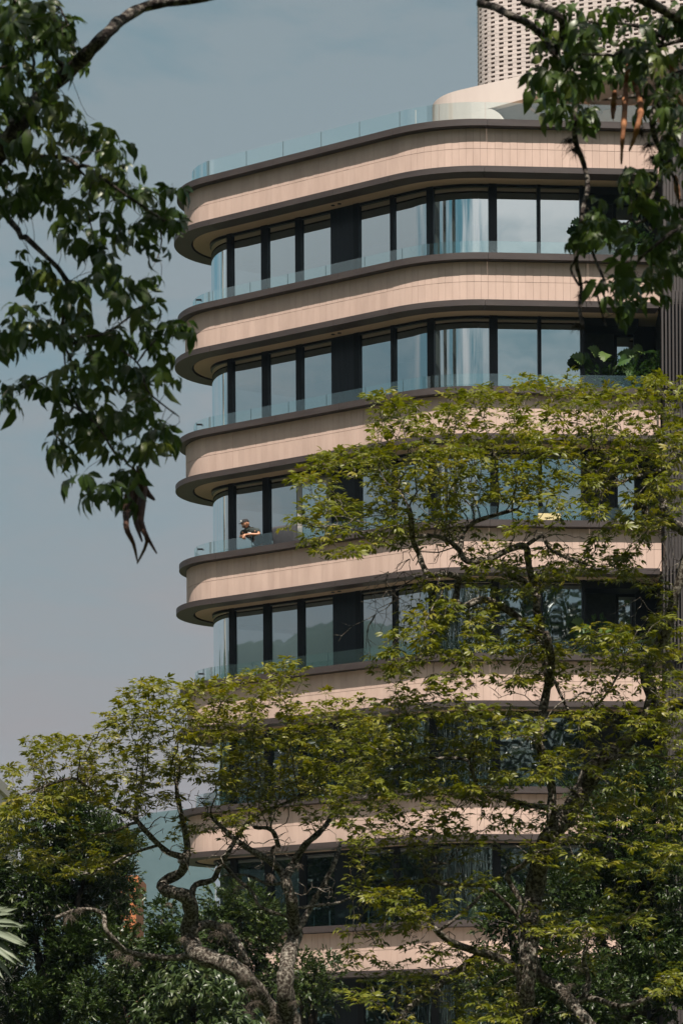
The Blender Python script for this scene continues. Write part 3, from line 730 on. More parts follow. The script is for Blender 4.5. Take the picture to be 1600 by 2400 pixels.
def skeleton(name, P, par, fixed, nfix, r0, mat, parent, expo=2.4, rmax=0.2, n_fat=7, n_thin=4):
    """Two meshes: the traced limbs (trunk) and the grown twigs."""
    n = len(P); kids = [[] for _ in range(n)]
    for i, p in enumerate(par):
        if p >= 0: kids[p].append(i)
    acc = np.zeros(n)
    for i in range(n - 1, -1, -1):
        acc[i] = max(acc[i], r0 ** expo)
        if par[i] >= 0: acc[par[i]] += acc[i]
    rad = np.minimum(acc ** (1 / expo), rmax)
    rad[:nfix] = np.maximum(fixed[:nfix], 0.4 * np.minimum(rad[:nfix], fixed[:nfix] + .0))
    for i in range(nfix, n): rad[i] = min(rad[i], rad[par[i]] * 0.98 if par[i] >= 0 else rad[i])
    fat, thin = MB(), MB()
    starts = [i for i in range(n) if par[i] < 0]
    stack = [(s, -1) for s in starts]
    while stack:
        i, pr = stack.pop(); chain = [pr] if pr >= 0 else []; c = i
        while True:
            chain.append(c)
            nx = [k for k in kids[c] if (k < nfix) == (c < nfix)]
            if not nx:
                for k in kids[c]: stack.append((k, c))
                break
            best = max(nx, key=lambda k: rad[k])
            for k in kids[c]:
                if k != best: stack.append((k, c))
            c = best
        if len(chain) < 2: continue
        f = chain[-1] < nfix; rr = [rad[q] for q in chain]
        if pr >= 0: rr[0] = min(rr[0], rr[1] * 1.15)
        rr[-1] *= 0.6
        (fat if f else thin).tube([P[q] for q in chain], [x * (1 + (.10 * math.sin(q * 2.1) if f else 0)) for q, x in zip(chain, rr)], n_fat if f else n_thin)
    return fat, thin, rad, kids

def tree(root, name_limb, limbs, att, step, infl, kill, leafs, mat_leaf, mat_bark, r0=0.004, per=3, n_named=300, lscale=1.0, upright=0.25, iters=140, wob=0.25, droop=0.0, young=0.011, keep=1.0, tipfrac=1.0, hang=0.0, tmean=.45, avoid=None):
    P, par, fixed, nfix, hit = grow(limbs, att, step, infl, kill, iters, wob, droop)
    fat, thin, rad, kids = skeleton(name_limb, P, par, fixed, nfix, r0, mat_bark, root)
    fo = fat.build(name_limb, mat_bark, root)
    if thin.v: stuff(thin.build('twigs', mat_bark, root))
    tips = [i for i in range(nfix, len(P)) if rad[i] < young and (not kids[i] or RNG.random() < keep)]
    pos, dr, tn, sc_ = [], [], [], []
    for i in tips:
        h = P[i] - P[par[i]]; h = h / (np.linalg.norm(h) + 1e-9)
        m = per if not kids[i] else max(1, per - 2)
        a0 = RNG.uniform(0, 6.28); tt = RNG.normal(tmean, .16)
        for q in range(m):
            a = a0 + 6.283 * q / m + RNG.normal(0, .35)
            d = np.array([math.cos(a), math.sin(a), upright + RNG.normal(0, .22) - hang]) + h * 0.35
            pos.append(P[i] + h * RNG.uniform(-.02, .02)); dr.append(d); tn.append(np.clip(tt + RNG.normal(0, .13), 0, 1)); sc_.append(lscale * RNG.uniform(.6, 1.25))
    pos, dr, tn, sc_ = np.array(pos), np.array(dr), np.array(tn), np.array(sc_)
    R = frames(dr, roll=RNG.normal(0, .35, len(dr)))
    if n_named:
        px = np.array([img(p) for p in pos]); inside = (px[:, 0] > 5) & (px[:, 0] < 1595) & (px[:, 1] > 5) & (px[:, 1] < 2395)
        order = np.argsort(np.where(inside, pos[:, 1], 1e6)); a = order[:n_named]; b = order[n_named:]
        named_leaves('leaf', leafs, R[a], pos[a], mat_leaf, root, tn[a], sc_[a])
    else: b = np.arange(len(pos))
    print('LEAVES', root.name, len(pos), len(P))
    if len(b): stuff(bake('foliage', leafs, R[b], pos[b], mat_leaf, root, tn[b], sc_[b]))
    return P, par, rad, nfix

def pads(lst, Y, per_area, thick=0.8, jit=0.8, flat=0.35):
    """Attractors in flat pads given by photo ellipses (x, y, rx, ry, weight) about distance Y."""
    out = []
    for e in lst:
        cx_, cy_, rx, ry = e[:4]; wgt = e[4] if len(e) > 4 else 1.0
        Yc = Y + RNG.uniform(-jit, jit) + (e[5] if len(e) > 5 else 0)
        n = int(max(4, per_area * wgt * math.pi * rx * ry / 1e4))
        for _ in range(n):
            a, q = RNG.uniform(0, 6.283), math.sqrt(RNG.uniform())
            out.append(np.array(at(cx_ + rx * q * math.cos(a), cy_ + ry * q * math.sin(a), Yc + RNG.uniform(-thick, thick))))
    return out

def traced(pts, Y, r_a, r_b, dep=0.0, ph=0.0, s=1.0, ox=0.0, oy=0.0):
    """A limb traced on a photo crop: (x / s + ox, y / s + oy), radii in photo pixels at its two ends."""
    n = len(pts); o, r = [], []
    for i, (x, y) in enumerate(pts):
        t = i / max(1, n - 1); Yi = Y + dep * t + 0.22 * math.sin(i * 1.3 + ph)
        o.append(np.array(at(x / s + ox, y / s + oy, Yi))); r.append((r_a + (r_b - r_a) * t) / FPX * Yi)
    # smooth with a Catmull-Rom pass
    po, ro = [], []
    for i in range(n - 1):
        p0, p1, p2, p3 = o[max(i-1, 0)], o[i], o[i+1], o[min(i+2, n-1)]
        for q in range(3):
            t = q / 3; po.append(0.5 * (2*p1 + (p2 - p0)*t + (2*p0 - 5*p1 + 4*p2 - p3)*t*t + (3*p1 - p0 - 3*p2 + p3)*t**3)); ro.append(r[i] + (r[i+1] - r[i]) * t)
    po.append(o[-1]); ro.append(r[-1])
    return po, ro

PAL = [palmate(0.106, 0.0195, RNG, droop=.5, wild=.15) for _ in range(6)]
PAL_FG = [palmate(0.125, 0.031, RNG, n=nn, petiole=.06, droop=1.0, wild=1.0) for nn in (5, 5, 4, 5, 3, 5)]
SPRIG = [sprig(0.085, 0.020, RNG, n=8, length=.18) for _ in range(6)]
SPRIG_BIG = [sprig(0.15, 0.028, RNG, n=7, length=.16, droop=1.3, hang=.7, simple=False) for _ in range(5)]

# ------------------------------------------------------------------ the two trumpet trees in front of the building
YA = 37.0
tA = thing('trumpet_tree', 'gnarled lichen covered tree with flat sprays of olive leaves spreading to the pale sky', 'tree', loc=(0, 0, 0))
def c4(p, ra, rb, **k): return traced(p, YA, ra, rb, s=1.742, ox=0, oy=1500, **k)
limbsA = [
    c4([(1330, 1900), (1230, 1700), (1180, 1540), (1165, 1450), (1165, 1370), (1180, 1280), (1207, 1200), (1195, 1120), (1190, 1060), (1165, 985)], 26, 13),
    c4([(1165, 985), (1150, 950), (1105, 905), (1045, 872), (985, 835), (930, 790), (860, 720)], 11, 5, dep=-.6),
    c4([(1172, 970), (1190, 925), (1218, 880), (1248, 835), (1300, 790), (1345, 735), (1355, 690)], 11, 5, dep=.5),
    c4([(1207, 1195), (1242, 1140), (1280, 1070), (1330, 985), (1372, 895), (1390, 830)], 10, 4, dep=.8),
    c4([(1105, 905), (1120, 850), (1135, 845), (1118, 790), (1090, 768), (1040, 765), (1015, 720)], 7.5, 4, dep=-.3),
    c4([(1230, 1720), (1150, 1580), (1080, 1480), (1020, 1400), (965, 1345), (890, 1315), (800, 1285)], 20, 22, dep=-.5),
    c4([(800, 1285), (770, 1200), (782, 1120), (765, 1055), (720, 1035), (668, 1020), (672, 985), (740, 950), (757, 900)], 22, 10, dep=-.2),
    c4([(757, 900), (765, 850), (752, 770), (735, 690), (720, 600), (735, 520)], 9, 4),
    c4([(755, 890), (690, 870), (650, 838), (600, 790), (562, 740), (555, 650), (575, 600)], 8, 3.2, dep=-.5),
    c4([(600, 790), (540, 722), (440, 680), (350, 600), (295, 565), (180, 600), (80, 640)], 6, 2.6, dep=-.8),
    c4([(780, 1045), (800, 1000), (870, 980), (900, 920), (960, 820), (1000, 760), (1050, 715), (1170, 665), (1250, 620)], 8, 3.5, dep=.4),
    c4([(775, 1195), (850, 1160), (930, 1200), (980, 1260), (1010, 1340)], 12, 9, dep=.2),
    c4([(800, 1288), (680, 1300), (530, 1280), (478, 1240), (430, 1180), (418, 1118), (330, 1100), (225, 1135)], 9, 4, dep=-.9),
    c4([(880, 900), (925, 930), (965, 975), (1030, 1030), (1062, 1092), (1165, 1130)], 5, 4),
    c4([(1290, 1085), (1380, 1075), (1450, 1040)], 4, 2.5, dep=.5), c4([(560, 740), (470, 780), (380, 800)], 4, 2, dep=-.4), c4([(640, 840), (520, 880), (430, 930), (330, 960)], 4, 2, dep=-.6),
    c4([(1165, 985), (1100, 1000), (1000, 960), (900, 965)], 4, 2.5, dep=.3),
]
padsA = [(355, 1620, 85, 32), (300, 1690, 80, 28, .8), (440, 1690, 170, 50, 1.2), (560, 1620, 130, 40, .9), (650, 1580, 70, 28, .5), (690, 1560, 35, 16, .5), (640, 1700, 190, 60, 1.3), (770, 1720, 120, 50),
         (200, 1760, 130, 36), (110, 1745, 70, 28), (60, 1815, 70, 28), (330, 1800, 150, 50), (480, 1790, 150, 45, 1.1), (600, 1840, 140, 40, .8), (760, 1820, 130, 50), (70, 1900, 90, 35, .8), (150, 1870, 90, 40, .8),
         (190, 2030, 100, 40, .9), (60, 2010, 70, 35, .8), (250, 1980, 70, 30, .7), (470, 1960, 70, 24, .5), (330, 1880, 90, 40, .6), (780, 1630, 50, 18, .25), (830, 1660, 30, 15, .3), (560, 1930, 70, 25, .5), (700, 1900, 80, 28, .4), (860, 1760, 80, 60, .9), (230, 1850, 90, 40, .8), (20, 1965, 40, 25, .7)]
tree(tA, 'trunk', limbsA, pads(padsA, YA - 0.4, 80), .105, 1.6, .19, PAL, M['leaf_mid'], M['bark_lichen'], per=5, r0=.0036, keep=.9, young=.012, lscale=.95)

YB = 31.0
tB = thing('trumpet_tree', 'tall rough barked tree whose tiered olive foliage hides the middle of the building', 'tree', loc=(0, 0, 0))
def c5(p, ra, rb, **k): return traced(p, YB, ra, rb, s=1.96, ox=800, oy=1500, **k)
def c3(p, ra, rb, **k): return traced(p, YB, ra, rb, s=2.24, ox=900, oy=800, **k)
limbsB = [
    c5([(800, 2300), (820, 2000), (832, 1764), (845, 1600), (857, 1450), (862, 1300), (880, 1180), (900, 1070), (925, 970), (965, 890), (1050, 780), (1112, 680), (1160, 590)], 24, 24, dep=.4),
    c5([(1160, 590), (1250, 510), (1330, 450), (1400, 370), (1425, 260), (1395, 150), (1440, 60), (1500, -60), (1530, -200)], 20, 12, dep=.6),
    c5([(1330, 450), (1420, 390), (1500, 330), (1600, 280)], 13, 8, dep=.3),
    c5([(960, 800), (968, 700), (945, 600), (925, 530), (905, 470), (920, 350), (942, 230), (965, 110), (950, 20), (935, -40)], 11, 10, dep=-.6),
    c3([(840, 1620), (815, 1480), (800, 1400), (806, 1340)], 11, 9, dep=0, ph=2.), c3([(806, 1340), (740, 1260), (640, 1230)], 8, 6, dep=-.2),
    c3([(840, 1600), (700, 1450), (570, 1370), (500, 1360), (420, 1392), (378, 1365), (385, 1290), (388, 1240), (320, 1222), (238, 1225), (200, 1170), (180, 1110), (150, 1040), (140, 930), (125, 860)], 9, 6, dep=-.8),
    c3([(800, 1330), (760, 1180), (740, 1075), (640, 1100), (530, 1152), (432, 1155), (395, 1100), (340, 1050), (260, 1020), (160, 1028)], 9, 5, dep=-.6),
    c3([(400, 1100), (412, 1010), (470, 950), (590, 910), (700, 880)], 7, 4, dep=.4),
    c3([(740, 1075), (830, 1020), (860, 1080), (960, 1140), (1060, 1170)], 5, 3, dep=.2),
    c3([(1640, 1060), (1568, 990), (1510, 950), (1470, 890), (1462, 830), (1470, 770), (1455, 690), (1500, 640), (1590, 570)], 13, 6, dep=.3, ph=1),
    c3([(1500, 945), (1430, 945), (1380, 915), (1358, 850), (1310, 880)], 11, 8, dep=-.3, ph=2), c3([(1455, 690), (1360, 700), (1240, 740), (1150, 780)], 6, 3, dep=-.4),
    c5([(830, 1250), (900, 1530), (1000, 1600), (1070, 1690), (1130, 1764), (1200, 1850)], 12, 16, dep=-.4),
    c5([(1080, 1690), (1110, 1650), (1180, 1655), (1280, 1685), (1400, 1650), (1470, 1600)], 9, 5, dep=-.3), c5([(1105, 1660), (1135, 1570), (1110, 1470), (1130, 1400)], 9, 4, dep=-.2),
    c5([(845, 1560), (740, 1470), (600, 1425), (505, 1390), (430, 1330), (385, 1270), (300, 1230)], 12, 5, dep=-.7), c5([(850, 1330), (690, 1150), (610, 1210), (500, 1300), (440, 1340)], 5, 4, dep=-.8, ph=1),
    c5([(865, 1250), (760, 1090), (830, 1040), (870, 990)], 8, 5, dep=-.3), c5([(640, 1440), (520, 1530), (400, 1620), (300, 1700), (250, 1764), (200, 1830)], 8, 8, dep=-.7),
    c5([(700, 1120), (500, 1130), (400, 1095), (380, 1050), (420, 1030), (490, 1030)], 6, 3, dep=-.5), c5([(400, 1110), (250, 1130), (120, 1160), (30, 1190)], 5, 2.5, dep=-.6),
    c5([(950, 770), (850, 760), (720, 720), (630, 690), (600, 600), (570, 550), (420, 545), (320, 550)], 7, 3, dep=-.5), c5([(1200, 545), (1420, 530), (1540, 570)], 6, 3, dep=-.3),
    c5([(960, 130), (1000, 240), (1080, 360), (1200, 270), (1290, 120), (1320, 40)], 4, 2.5, dep=-.9),
]
padsB = [(720, 1130, 60, 26, .8), (740, 1230, 80, 40, .9), (700, 1265, 50, 20, .6), (830, 1090, 120, 45, 1.1), (850, 1200, 130, 55, 1.1), (800, 1290, 90, 22, .7), (960, 980, 110, 45, 1.0), (900, 940, 50, 20, .8), (1000, 1080, 150, 60, 1.2), (980, 1180, 130, 50, 1.), (960, 1270, 100, 22, .5),
         (1140, 930, 120, 30), (1180, 900, 45, 16, .7), (1150, 1030, 160, 60, 1.2), (1150, 1140, 150, 50), (1310, 920, 100, 32), (1300, 880, 40, 14, .6), (1330, 1010, 150, 60, 1.2), (1310, 1110, 150, 50, 1.), (1450, 930, 100, 35), (1560, 920, 70, 50, 1.), (1500, 1030, 110, 60, 1.1), (1490, 1130, 120, 50, .9), (1590, 1020, 40, 60), (1320, 1190, 120, 30, .6), (1500, 1230, 100, 50, .7), (1570, 1130, 50, 60, .7),
         (1180, 1330, 90, 26, 1.0), (1290, 1340, 120, 34, 1.2), (1420, 1310, 90, 34, .9), (1130, 1370, 50, 26, .9), (1230, 1400, 80, 30, .8), (1480, 1370, 70, 26, .6), (1440, 1260, 60, 25, .5),
         (1020, 1440, 70, 36, 1.1), (960, 1500, 90, 40, 1.1), (1060, 1500, 110, 50, 1.1), (930, 1560, 70, 36, 1.), (1040, 1590, 110, 44, 1.1), (1150, 1480, 60, 30, .7),
         (1220, 1540, 80, 36, 1.), (1330, 1530, 110, 36, 1.2), (1450, 1500, 100, 36, 1.1), (1560, 1500, 70, 50, 1.1), (1420, 1580, 130, 34, 1.1), (1570, 1600, 60, 60, 1.), (1280, 1600, 100, 30, .9), (1560, 1430, 40, 25, .6),
         (950, 1660, 100, 30, .8), (1100, 1680, 130, 34, .9), (1280, 1690, 120, 30, .6), (1450, 1690, 120, 40, 1.), (1560, 1720, 70, 60, 1.1), (900, 1740, 110, 46, 1.1), (1040, 1770, 130, 46, 1.1), (1190, 1720, 90, 34, .8), (1400, 1780, 110, 34, .9),
         (860, 1850, 90, 56, 1.2), (980, 1870, 120, 50, 1.2), (1110, 1850, 110, 46, 1.), (1240, 1820, 90, 34, .9), (830, 1920, 70, 40, 1.1), (950, 1940, 100, 40, .9), (1080, 1940, 90, 36, .7), (1300, 1930, 120, 36, 1.1), (1430, 1900, 100, 36, 1.1), (1540, 1890, 80, 40, 1.), (860, 1990, 80, 26, .7), (1120, 1990, 60, 20, .5),
         (1300, 2010, 90, 30, .7), (1420, 2040, 90, 32, .7), (1550, 2000, 60, 40, .7), (900, 2100, 70, 30, 1.), (960, 2130, 60, 40, 1.1), (920, 2180, 80, 26, .9), (1100, 2070, 70, 24, .5), (1010, 2240, 60, 26, .6), (860, 2250, 60, 30, .8), (1000, 2290, 90, 26, .7), (900, 2310, 80, 22, .6), (1120, 2260, 80, 36, .7), (1330, 2190, 90, 34, .8), (1300, 2140, 60, 26, .7), (1150, 2350, 90, 40, 1.), (1360, 2240, 60, 24, .6), (1480, 2150, 80, 36, .6), (1570, 2300, 40, 60, .8), (1120, 2400, 80, 30, .8), (830, 2330, 50, 16, .5)]
tree(tB, 'trunk', limbsB, pads(padsB, YB - 0.2, 62, thick=.9, jit=.9), .11, 1.6, .19, PAL, M['leaf_fresh'], M['bark_lichen'], per=5, r0=.0034, keep=.75, young=.012, lscale=.9)
def tangle(root, limbs, att, step=.11, kill=.2, r0=.0045, iters=120):
    """A net of bare crooked twigs on the limbs."""
    P, par, fixed, nfix, hit = grow(limbs, att, step, 1.5, kill, iters, .55)
    fat, thin, rad, kids = skeleton('twigs', P, par, fixed, nfix, r0, M['bark_lichen'], root)
    stuff(thin.build('bare_twigs', M['bark_lichen'], root))
tangle(tA, limbsA, pads([(430, 1900, 150, 90), (330, 1860, 120, 60), (560, 1900, 160, 80), (700, 1900, 90, 70), (640, 2020, 110, 60), (480, 2020, 70, 50), (170, 2150, 90, 30), (300, 2230, 80, 30), (760, 2060, 60, 80), (560, 2330, 60, 60), (120, 1830, 90, 40, .6)], YA - .2, 16))
tangle(tB, limbsB, pads([(1500, 1130, 90, 90), (1420, 1060, 90, 60), (1560, 1300, 50, 120), (1000, 1290, 120, 40), (1180, 1270, 120, 40), (1380, 1300, 120, 50), (950, 2180, 150, 60), (1100, 2300, 120, 70), (1350, 2250, 120, 60), (1250, 1650, 150, 60), (1100, 1950, 150, 60), (1430, 2330, 120, 50), (880, 2300, 80, 70)], YB - .2, 15))
# bare hanging twigs below the upper tier, and grey air plants
def bare(root, name, starts, Y, mat, spread=40, n=5, length=90, r=.005):
    mb = MB()
    for x, y in starts:
        for _ in range(n):
            p = np.array([x, y], float); a = RNG.uniform(.2, 1.1) * math.pi * .8 + .5; pts = [at(p[0], p[1], Y)]
            for q in range(7):
                a += RNG.normal(0, .45); a = min(max(a, .5), 2.7); p = p + np.array([math.cos(a), math.sin(a)]) * length / 7
                pts.append(at(p[0], p[1], Y + RNG.normal(0, .05)))
                if q in (3, 5):
                    b = a + RNG.choice([-.8, .8]); e = p + np.array([math.cos(b), math.sin(b)]) * length * .22
                    mb.tube([pts[-1], at(e[0], e[1], Y)], [r * .6, r * .3], 4)
            mb.tube(pts, [r * (1 - .09 * i) for i in range(len(pts))], 4)
    return stuff(mb.build(name, mat, root))
bare(tB, 'bare_twigs', [(945, 1340), (985, 1350), (960, 1310), (910, 1340), (1000, 1360), (940, 1400), (880, 1440), (905, 1360)], YB - .5, M['bark_lichen'], n=3, length=110)
bare(tB, 'bare_twigs', [(1010, 1650), (930, 1640), (960, 1660), (1590, 1320), (1560, 1300), (1500, 1400)], YB - .5, M['bark_lichen'], n=3, length=80)
def air_plants(root, spots, Y, mat=None, n=46, size=26, down=.5, r=.0022):
    mb = MB()
    for e in spots:
        x, y = e[:2]; sz = size * (e[2] if len(e) > 2 else 1)
        for _ in range(n):
            a = RNG.uniform(0, 6.283); q = sz * RNG.uniform(.4, 1.0)
            p0 = at(x + RNG.normal(0, sz * .15), y + RNG.normal(0, sz * .12), Y + RNG.normal(0, .04)); p2 = at(x + q * math.cos(a), y + q * math.sin(a) * .7 + q * down, Y + RNG.normal(0, .1))
            m_ = (p0 + p2) / 2 + Vector((0, 0, .25 * (p2 - p0).length * RNG.uniform(-.2, .8)))
            mb.tube([p0, m_, p2], [r, r * .8, r * .3], 3)
    return stuff(mb.build('air_plant_tufts', mat or M['tuft'], root))
air_plants(tA, [(160, 2150, 1.2), (185, 2135, .9), (275, 2235, .8), (300, 2245, 1), (320, 2260, .8), (510, 2190, 1.2), (530, 2170, 1), (575, 2290, 1.3), (590, 2320, 1.2), (560, 2080, .8), (635, 2055, .8), (700, 2030, .6), (395, 2120, .6), (190, 1800, .6), (650, 1990, .6), (600, 2350, 1.2), (640, 2390, 1.3), (430, 2200, .9), (690, 2350, .8)], YA - 1.0)
air_plants(tB, [(1340, 2310, 1.3), (1350, 2270, 1), (1000, 2210, .7), (1105, 1605, .8), (1550, 1120, .8), (1330, 2330, 1.), (1065, 1580, .6)], YB - .5)
# ------------------------------------------------------------------ dense dark trees lower down, between the trumpet trees and the building
def dense(name, label, clumps, Y, mat, tmpl, per, trunk_x, group=None, trunk_r=.22, tmean=.4, depth=1.0, size=1.0):
    t = thing(name, label, 'tree', group)
    base = at(trunk_x, 2400, Y); top = at(clumps[0][0], clumps[0][1], Y)
    mb = MB(); mb.tube([(base.x, Y, 0), (base.x + .1, Y, top.z * .35), (top.x * .5 + base.x * .5, Y, top.z * .7), (top.x, Y, top.z)], [trunk_r, trunk_r * .8, trunk_r * .5, .04], 9)
    for e in clumps[1:]:
        q = at(e[0], e[1], Y); a = Vector((base.x, Y, min(top.z, q.z) * .55)); mb.tube([a, (a + q) / 2 + Vector((0, 0, .1)), q], [.11, .07, .02], 6)
    mb.build('trunk', M['bark_dark'], t)
    pos, dr = [], []
    for e in clumps:
        x, y, rx, ry = e[:4]; c = np.array(at(x, y, Y + (e[4] if len(e) > 4 else 0))); a, b = rx / FPX * Y, ry / FPX * Y; dp = (a + b) / 2 * depth
        # each clump is made of many small tufts with hollows between them
        nt_ = max(8, int(18 * a * b)); tc_ = RNG.normal(0, 1, (nt_, 3)); tc_ /= np.linalg.norm(tc_, axis=1)[:, None]; tc_ *= RNG.uniform(.6, .98, nt_)[:, None]
        tc_ = tc_ * np.array([a, dp, b]); rt = RNG.uniform(.22, .42, nt_)
        k = int(per * a * b); pk = RNG.integers(0, nt_, k); v = RNG.normal(0, 1, (k, 3)); v /= np.linalg.norm(v, axis=1)[:, None]
        pos.append(c + tc_[pk] + v * (rt[pk] * RNG.uniform(.55, 1.05, k))[:, None] * np.array([1, 1, .75])); dr.append(v + RNG.normal(0, .35, (k, 3)) + np.array([0, -.2, .15]))
    pos, dr = np.vstack(pos), np.vstack(dr)
    stuff(bake('crown', tmpl, frames(dr, roll=RNG.normal(0, .6, len(dr))), pos, mat, t, np.clip(RNG.normal(tmean, .2, len(pos)), 0, 1), size * RNG.uniform(.75, 1.2, len(pos))))
    return t
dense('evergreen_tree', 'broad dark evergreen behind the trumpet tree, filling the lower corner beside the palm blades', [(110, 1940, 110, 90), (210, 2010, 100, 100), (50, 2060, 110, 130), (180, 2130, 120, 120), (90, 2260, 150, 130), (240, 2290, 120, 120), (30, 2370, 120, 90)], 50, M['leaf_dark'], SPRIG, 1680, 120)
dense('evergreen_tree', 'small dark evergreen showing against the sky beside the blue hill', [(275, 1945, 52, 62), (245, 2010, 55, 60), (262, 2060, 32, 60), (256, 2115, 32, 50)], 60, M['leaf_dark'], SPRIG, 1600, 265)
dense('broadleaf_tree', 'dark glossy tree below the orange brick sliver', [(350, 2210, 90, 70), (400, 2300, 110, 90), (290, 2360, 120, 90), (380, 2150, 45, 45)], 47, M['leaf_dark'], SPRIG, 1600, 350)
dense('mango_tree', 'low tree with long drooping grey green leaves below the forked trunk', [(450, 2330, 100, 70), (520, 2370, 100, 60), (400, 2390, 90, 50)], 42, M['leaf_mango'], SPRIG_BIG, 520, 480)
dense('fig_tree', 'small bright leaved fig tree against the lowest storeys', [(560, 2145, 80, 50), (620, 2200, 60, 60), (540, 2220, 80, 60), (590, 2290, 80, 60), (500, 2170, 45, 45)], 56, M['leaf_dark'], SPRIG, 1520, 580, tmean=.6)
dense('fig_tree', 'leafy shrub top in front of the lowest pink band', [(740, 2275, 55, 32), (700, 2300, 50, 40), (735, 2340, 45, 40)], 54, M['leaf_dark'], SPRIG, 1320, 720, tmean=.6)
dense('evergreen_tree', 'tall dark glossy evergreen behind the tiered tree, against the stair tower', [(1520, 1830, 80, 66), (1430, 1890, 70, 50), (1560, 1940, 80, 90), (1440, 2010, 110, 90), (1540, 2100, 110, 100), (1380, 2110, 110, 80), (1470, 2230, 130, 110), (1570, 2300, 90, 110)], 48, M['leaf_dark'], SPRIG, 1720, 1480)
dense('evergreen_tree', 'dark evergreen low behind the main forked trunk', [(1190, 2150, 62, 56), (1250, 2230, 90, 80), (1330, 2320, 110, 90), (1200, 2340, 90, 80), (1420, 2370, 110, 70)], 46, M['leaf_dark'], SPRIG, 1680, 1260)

# ------------------------------------------------------------------ fan palm at the edge
palm = thing('fan_palm', 'grey green fan palm blades reaching in from the edge beside the dark evergreen', 'palm', loc=(0, 0, 0))
YP = 22.0; hub = at(-95, 2175, YP)
mb = MB(); mb.tube([(hub.x - .5, YP, 0), (hub.x - .45, YP, 1.2), (hub.x - .4, YP, hub.z - .25)], [.17, .15, .12], 10); mb.build('trunk', M['bark_dark'], palm)
mb = MB(); mb.tube([(hub.x - .4, YP, hub.z - .3), (hub.x - .2, YP, hub.z - .12), hub], [.03, .025, .015], 6); mb.build('leaf_stalk', M['leaf_palm'], palm)
for i in range(22):
    a = math.radians(52 - i * 5.4); Lb = .58 * (1 - .18 * abs(i - 9) / 11); mb = MB(); vs, fs = [], []
    for q in range(7):
        t = q / 6; wd = .026 * (math.sin(math.pi * min(1, t * .85 + .12)) ** .7) * (1 if q < 6 else 0); dz = -.14 * t * t * (1 + .4 * math.sin(i * 2.2))
        c = hub + Vector((math.cos(a), -.25 + .12 * math.sin(i * 1.7), math.sin(a))) * (Lb * t) + Vector((0, 0, dz)); nrm = Vector((-math.sin(a), .5, math.cos(a))) * wd
        vs += [c + nrm + Vector((0, -.008, .004)), c, c - nrm + Vector((0, -.008, .004))]
        if q: b = 3 * q; fs += [(b - 3, b - 2, b + 1, b), (b - 2, b - 1, b + 2, b + 1)]
    mb.add(vs, fs, 0, True); o = mb.build('blade', M['leaf_palm'], palm); at_ = o.data.attributes.new('tint', 'FLOAT', 'POINT'); at_.data.foreach_set('value', [min(1, max(0, .35 + .25 * math.sin(i * 3.1)))] * len(vs))

# ------------------------------------------------------------------ overhanging trees close to the camera
YF = 14.0
SH = np.array(SUN_DIR)
def shade_crown(root, c, r, n, trunk_pts, trunk_r):
    v = RNG.normal(0, 1, (n, 3)); v /= np.linalg.norm(v, axis=1)[:, None]; v *= (RNG.uniform(0, 1, n) ** .45)[:, None]
    p = np.array(c) + v * np.array(r)
    d = RNG.normal(0, 1, (n, 3)); d[:, 2] = d[:, 2] * .4
    stuff(bake('crown', PAL_FG, frames(d, roll=RNG.normal(0, .4, n)), p, M['leaf_fg'], root, np.clip(RNG.normal(.45, .18, n), 0, 1), RNG.uniform(1.0, 1.5, n)))
    mb = MB(); mb.tube(trunk_pts, trunk_r, 10)
    for k in range(9):
        e = np.array(c) + (RNG.uniform(-.7, .7, 3) * np.array(r)); a = Vector(trunk_pts[-1]); mb.tube([a, (a + Vector(e)) / 2 + Vector((0, 0, .2)), e], [trunk_r[-1] * .7, .06, .02], 6)
    mb.build('trunk', M['bark_fg'], root)

tL = thing('overhanging_tree', 'dark overhanging branch with hanging oval leaves and a dried brown strand, against the open sky', 'tree')
def c6(p, ra, rb, **k): return traced(p, YF, ra, rb, s=1.742, **k)
limbsL = [
    c6([(-420, 1250), (-240, 980), (-60, 700), (20, 590), (80, 500), (150, 412), (222, 340), (300, 272), (372, 200), (440, 130), (520, 62), (610, 20), (720, 4), (880, -14)], 26, 9, dep=.2),
    c6([(30, 580), (120, 640), (250, 640), (380, 700), (520, 800), (640, 880), (690, 920)], 7, 2, dep=-.4),
    c6([(-80, 720), (40, 900), (140, 1000), (270, 1140), (262, 1280), (240, 1370)], 8, 4, dep=.1, ph=1), c6([(-150, 900), (-40, 1320), (90, 1365), (220, 1368), (400, 1370), (520, 1300), (590, 1240)], 5, 2, dep=-.2),
    c6([(240, 1370), (300, 1500), (290, 1620), (400, 1740), (470, 1850), (540, 1910)], 4, 3, dep=.3), c6([(400, 1370), (480, 1420), (560, 1480), (600, 1590), (650, 1640), (730, 1700)], 3, 2, dep=-.2), c6([(-60, -150), (40, -60), (105, 90), (115, 180), (140, 260), (110, 320)], 6, 3, dep=.3), c6([(105, 100), (95, 190), (60, 250), (-10, 280)], 4, 3, dep=.1),
    c6([(-60, -120), (100, -60), (230, 20), (280, 100)], 5, 2, dep=-.3), c6([(300, 1500), (180, 1540), (70, 1600)], 2.5, 1.5), c6([(90, 1365), (0, 1400), (-60, 1450)], 3, 2), c6([(320, 1640), (260, 1720), (230, 1790)], 3, 1.5), c6([(560, 1480), (640, 1380), (700, 1360)], 3, 1.5), c6([(640, 880), (660, 980), (640, 1060)], 2.5, 1.5), c6([(380, 700), (360, 860), (390, 980)], 3, 1.6)]
d1 = 1.0204
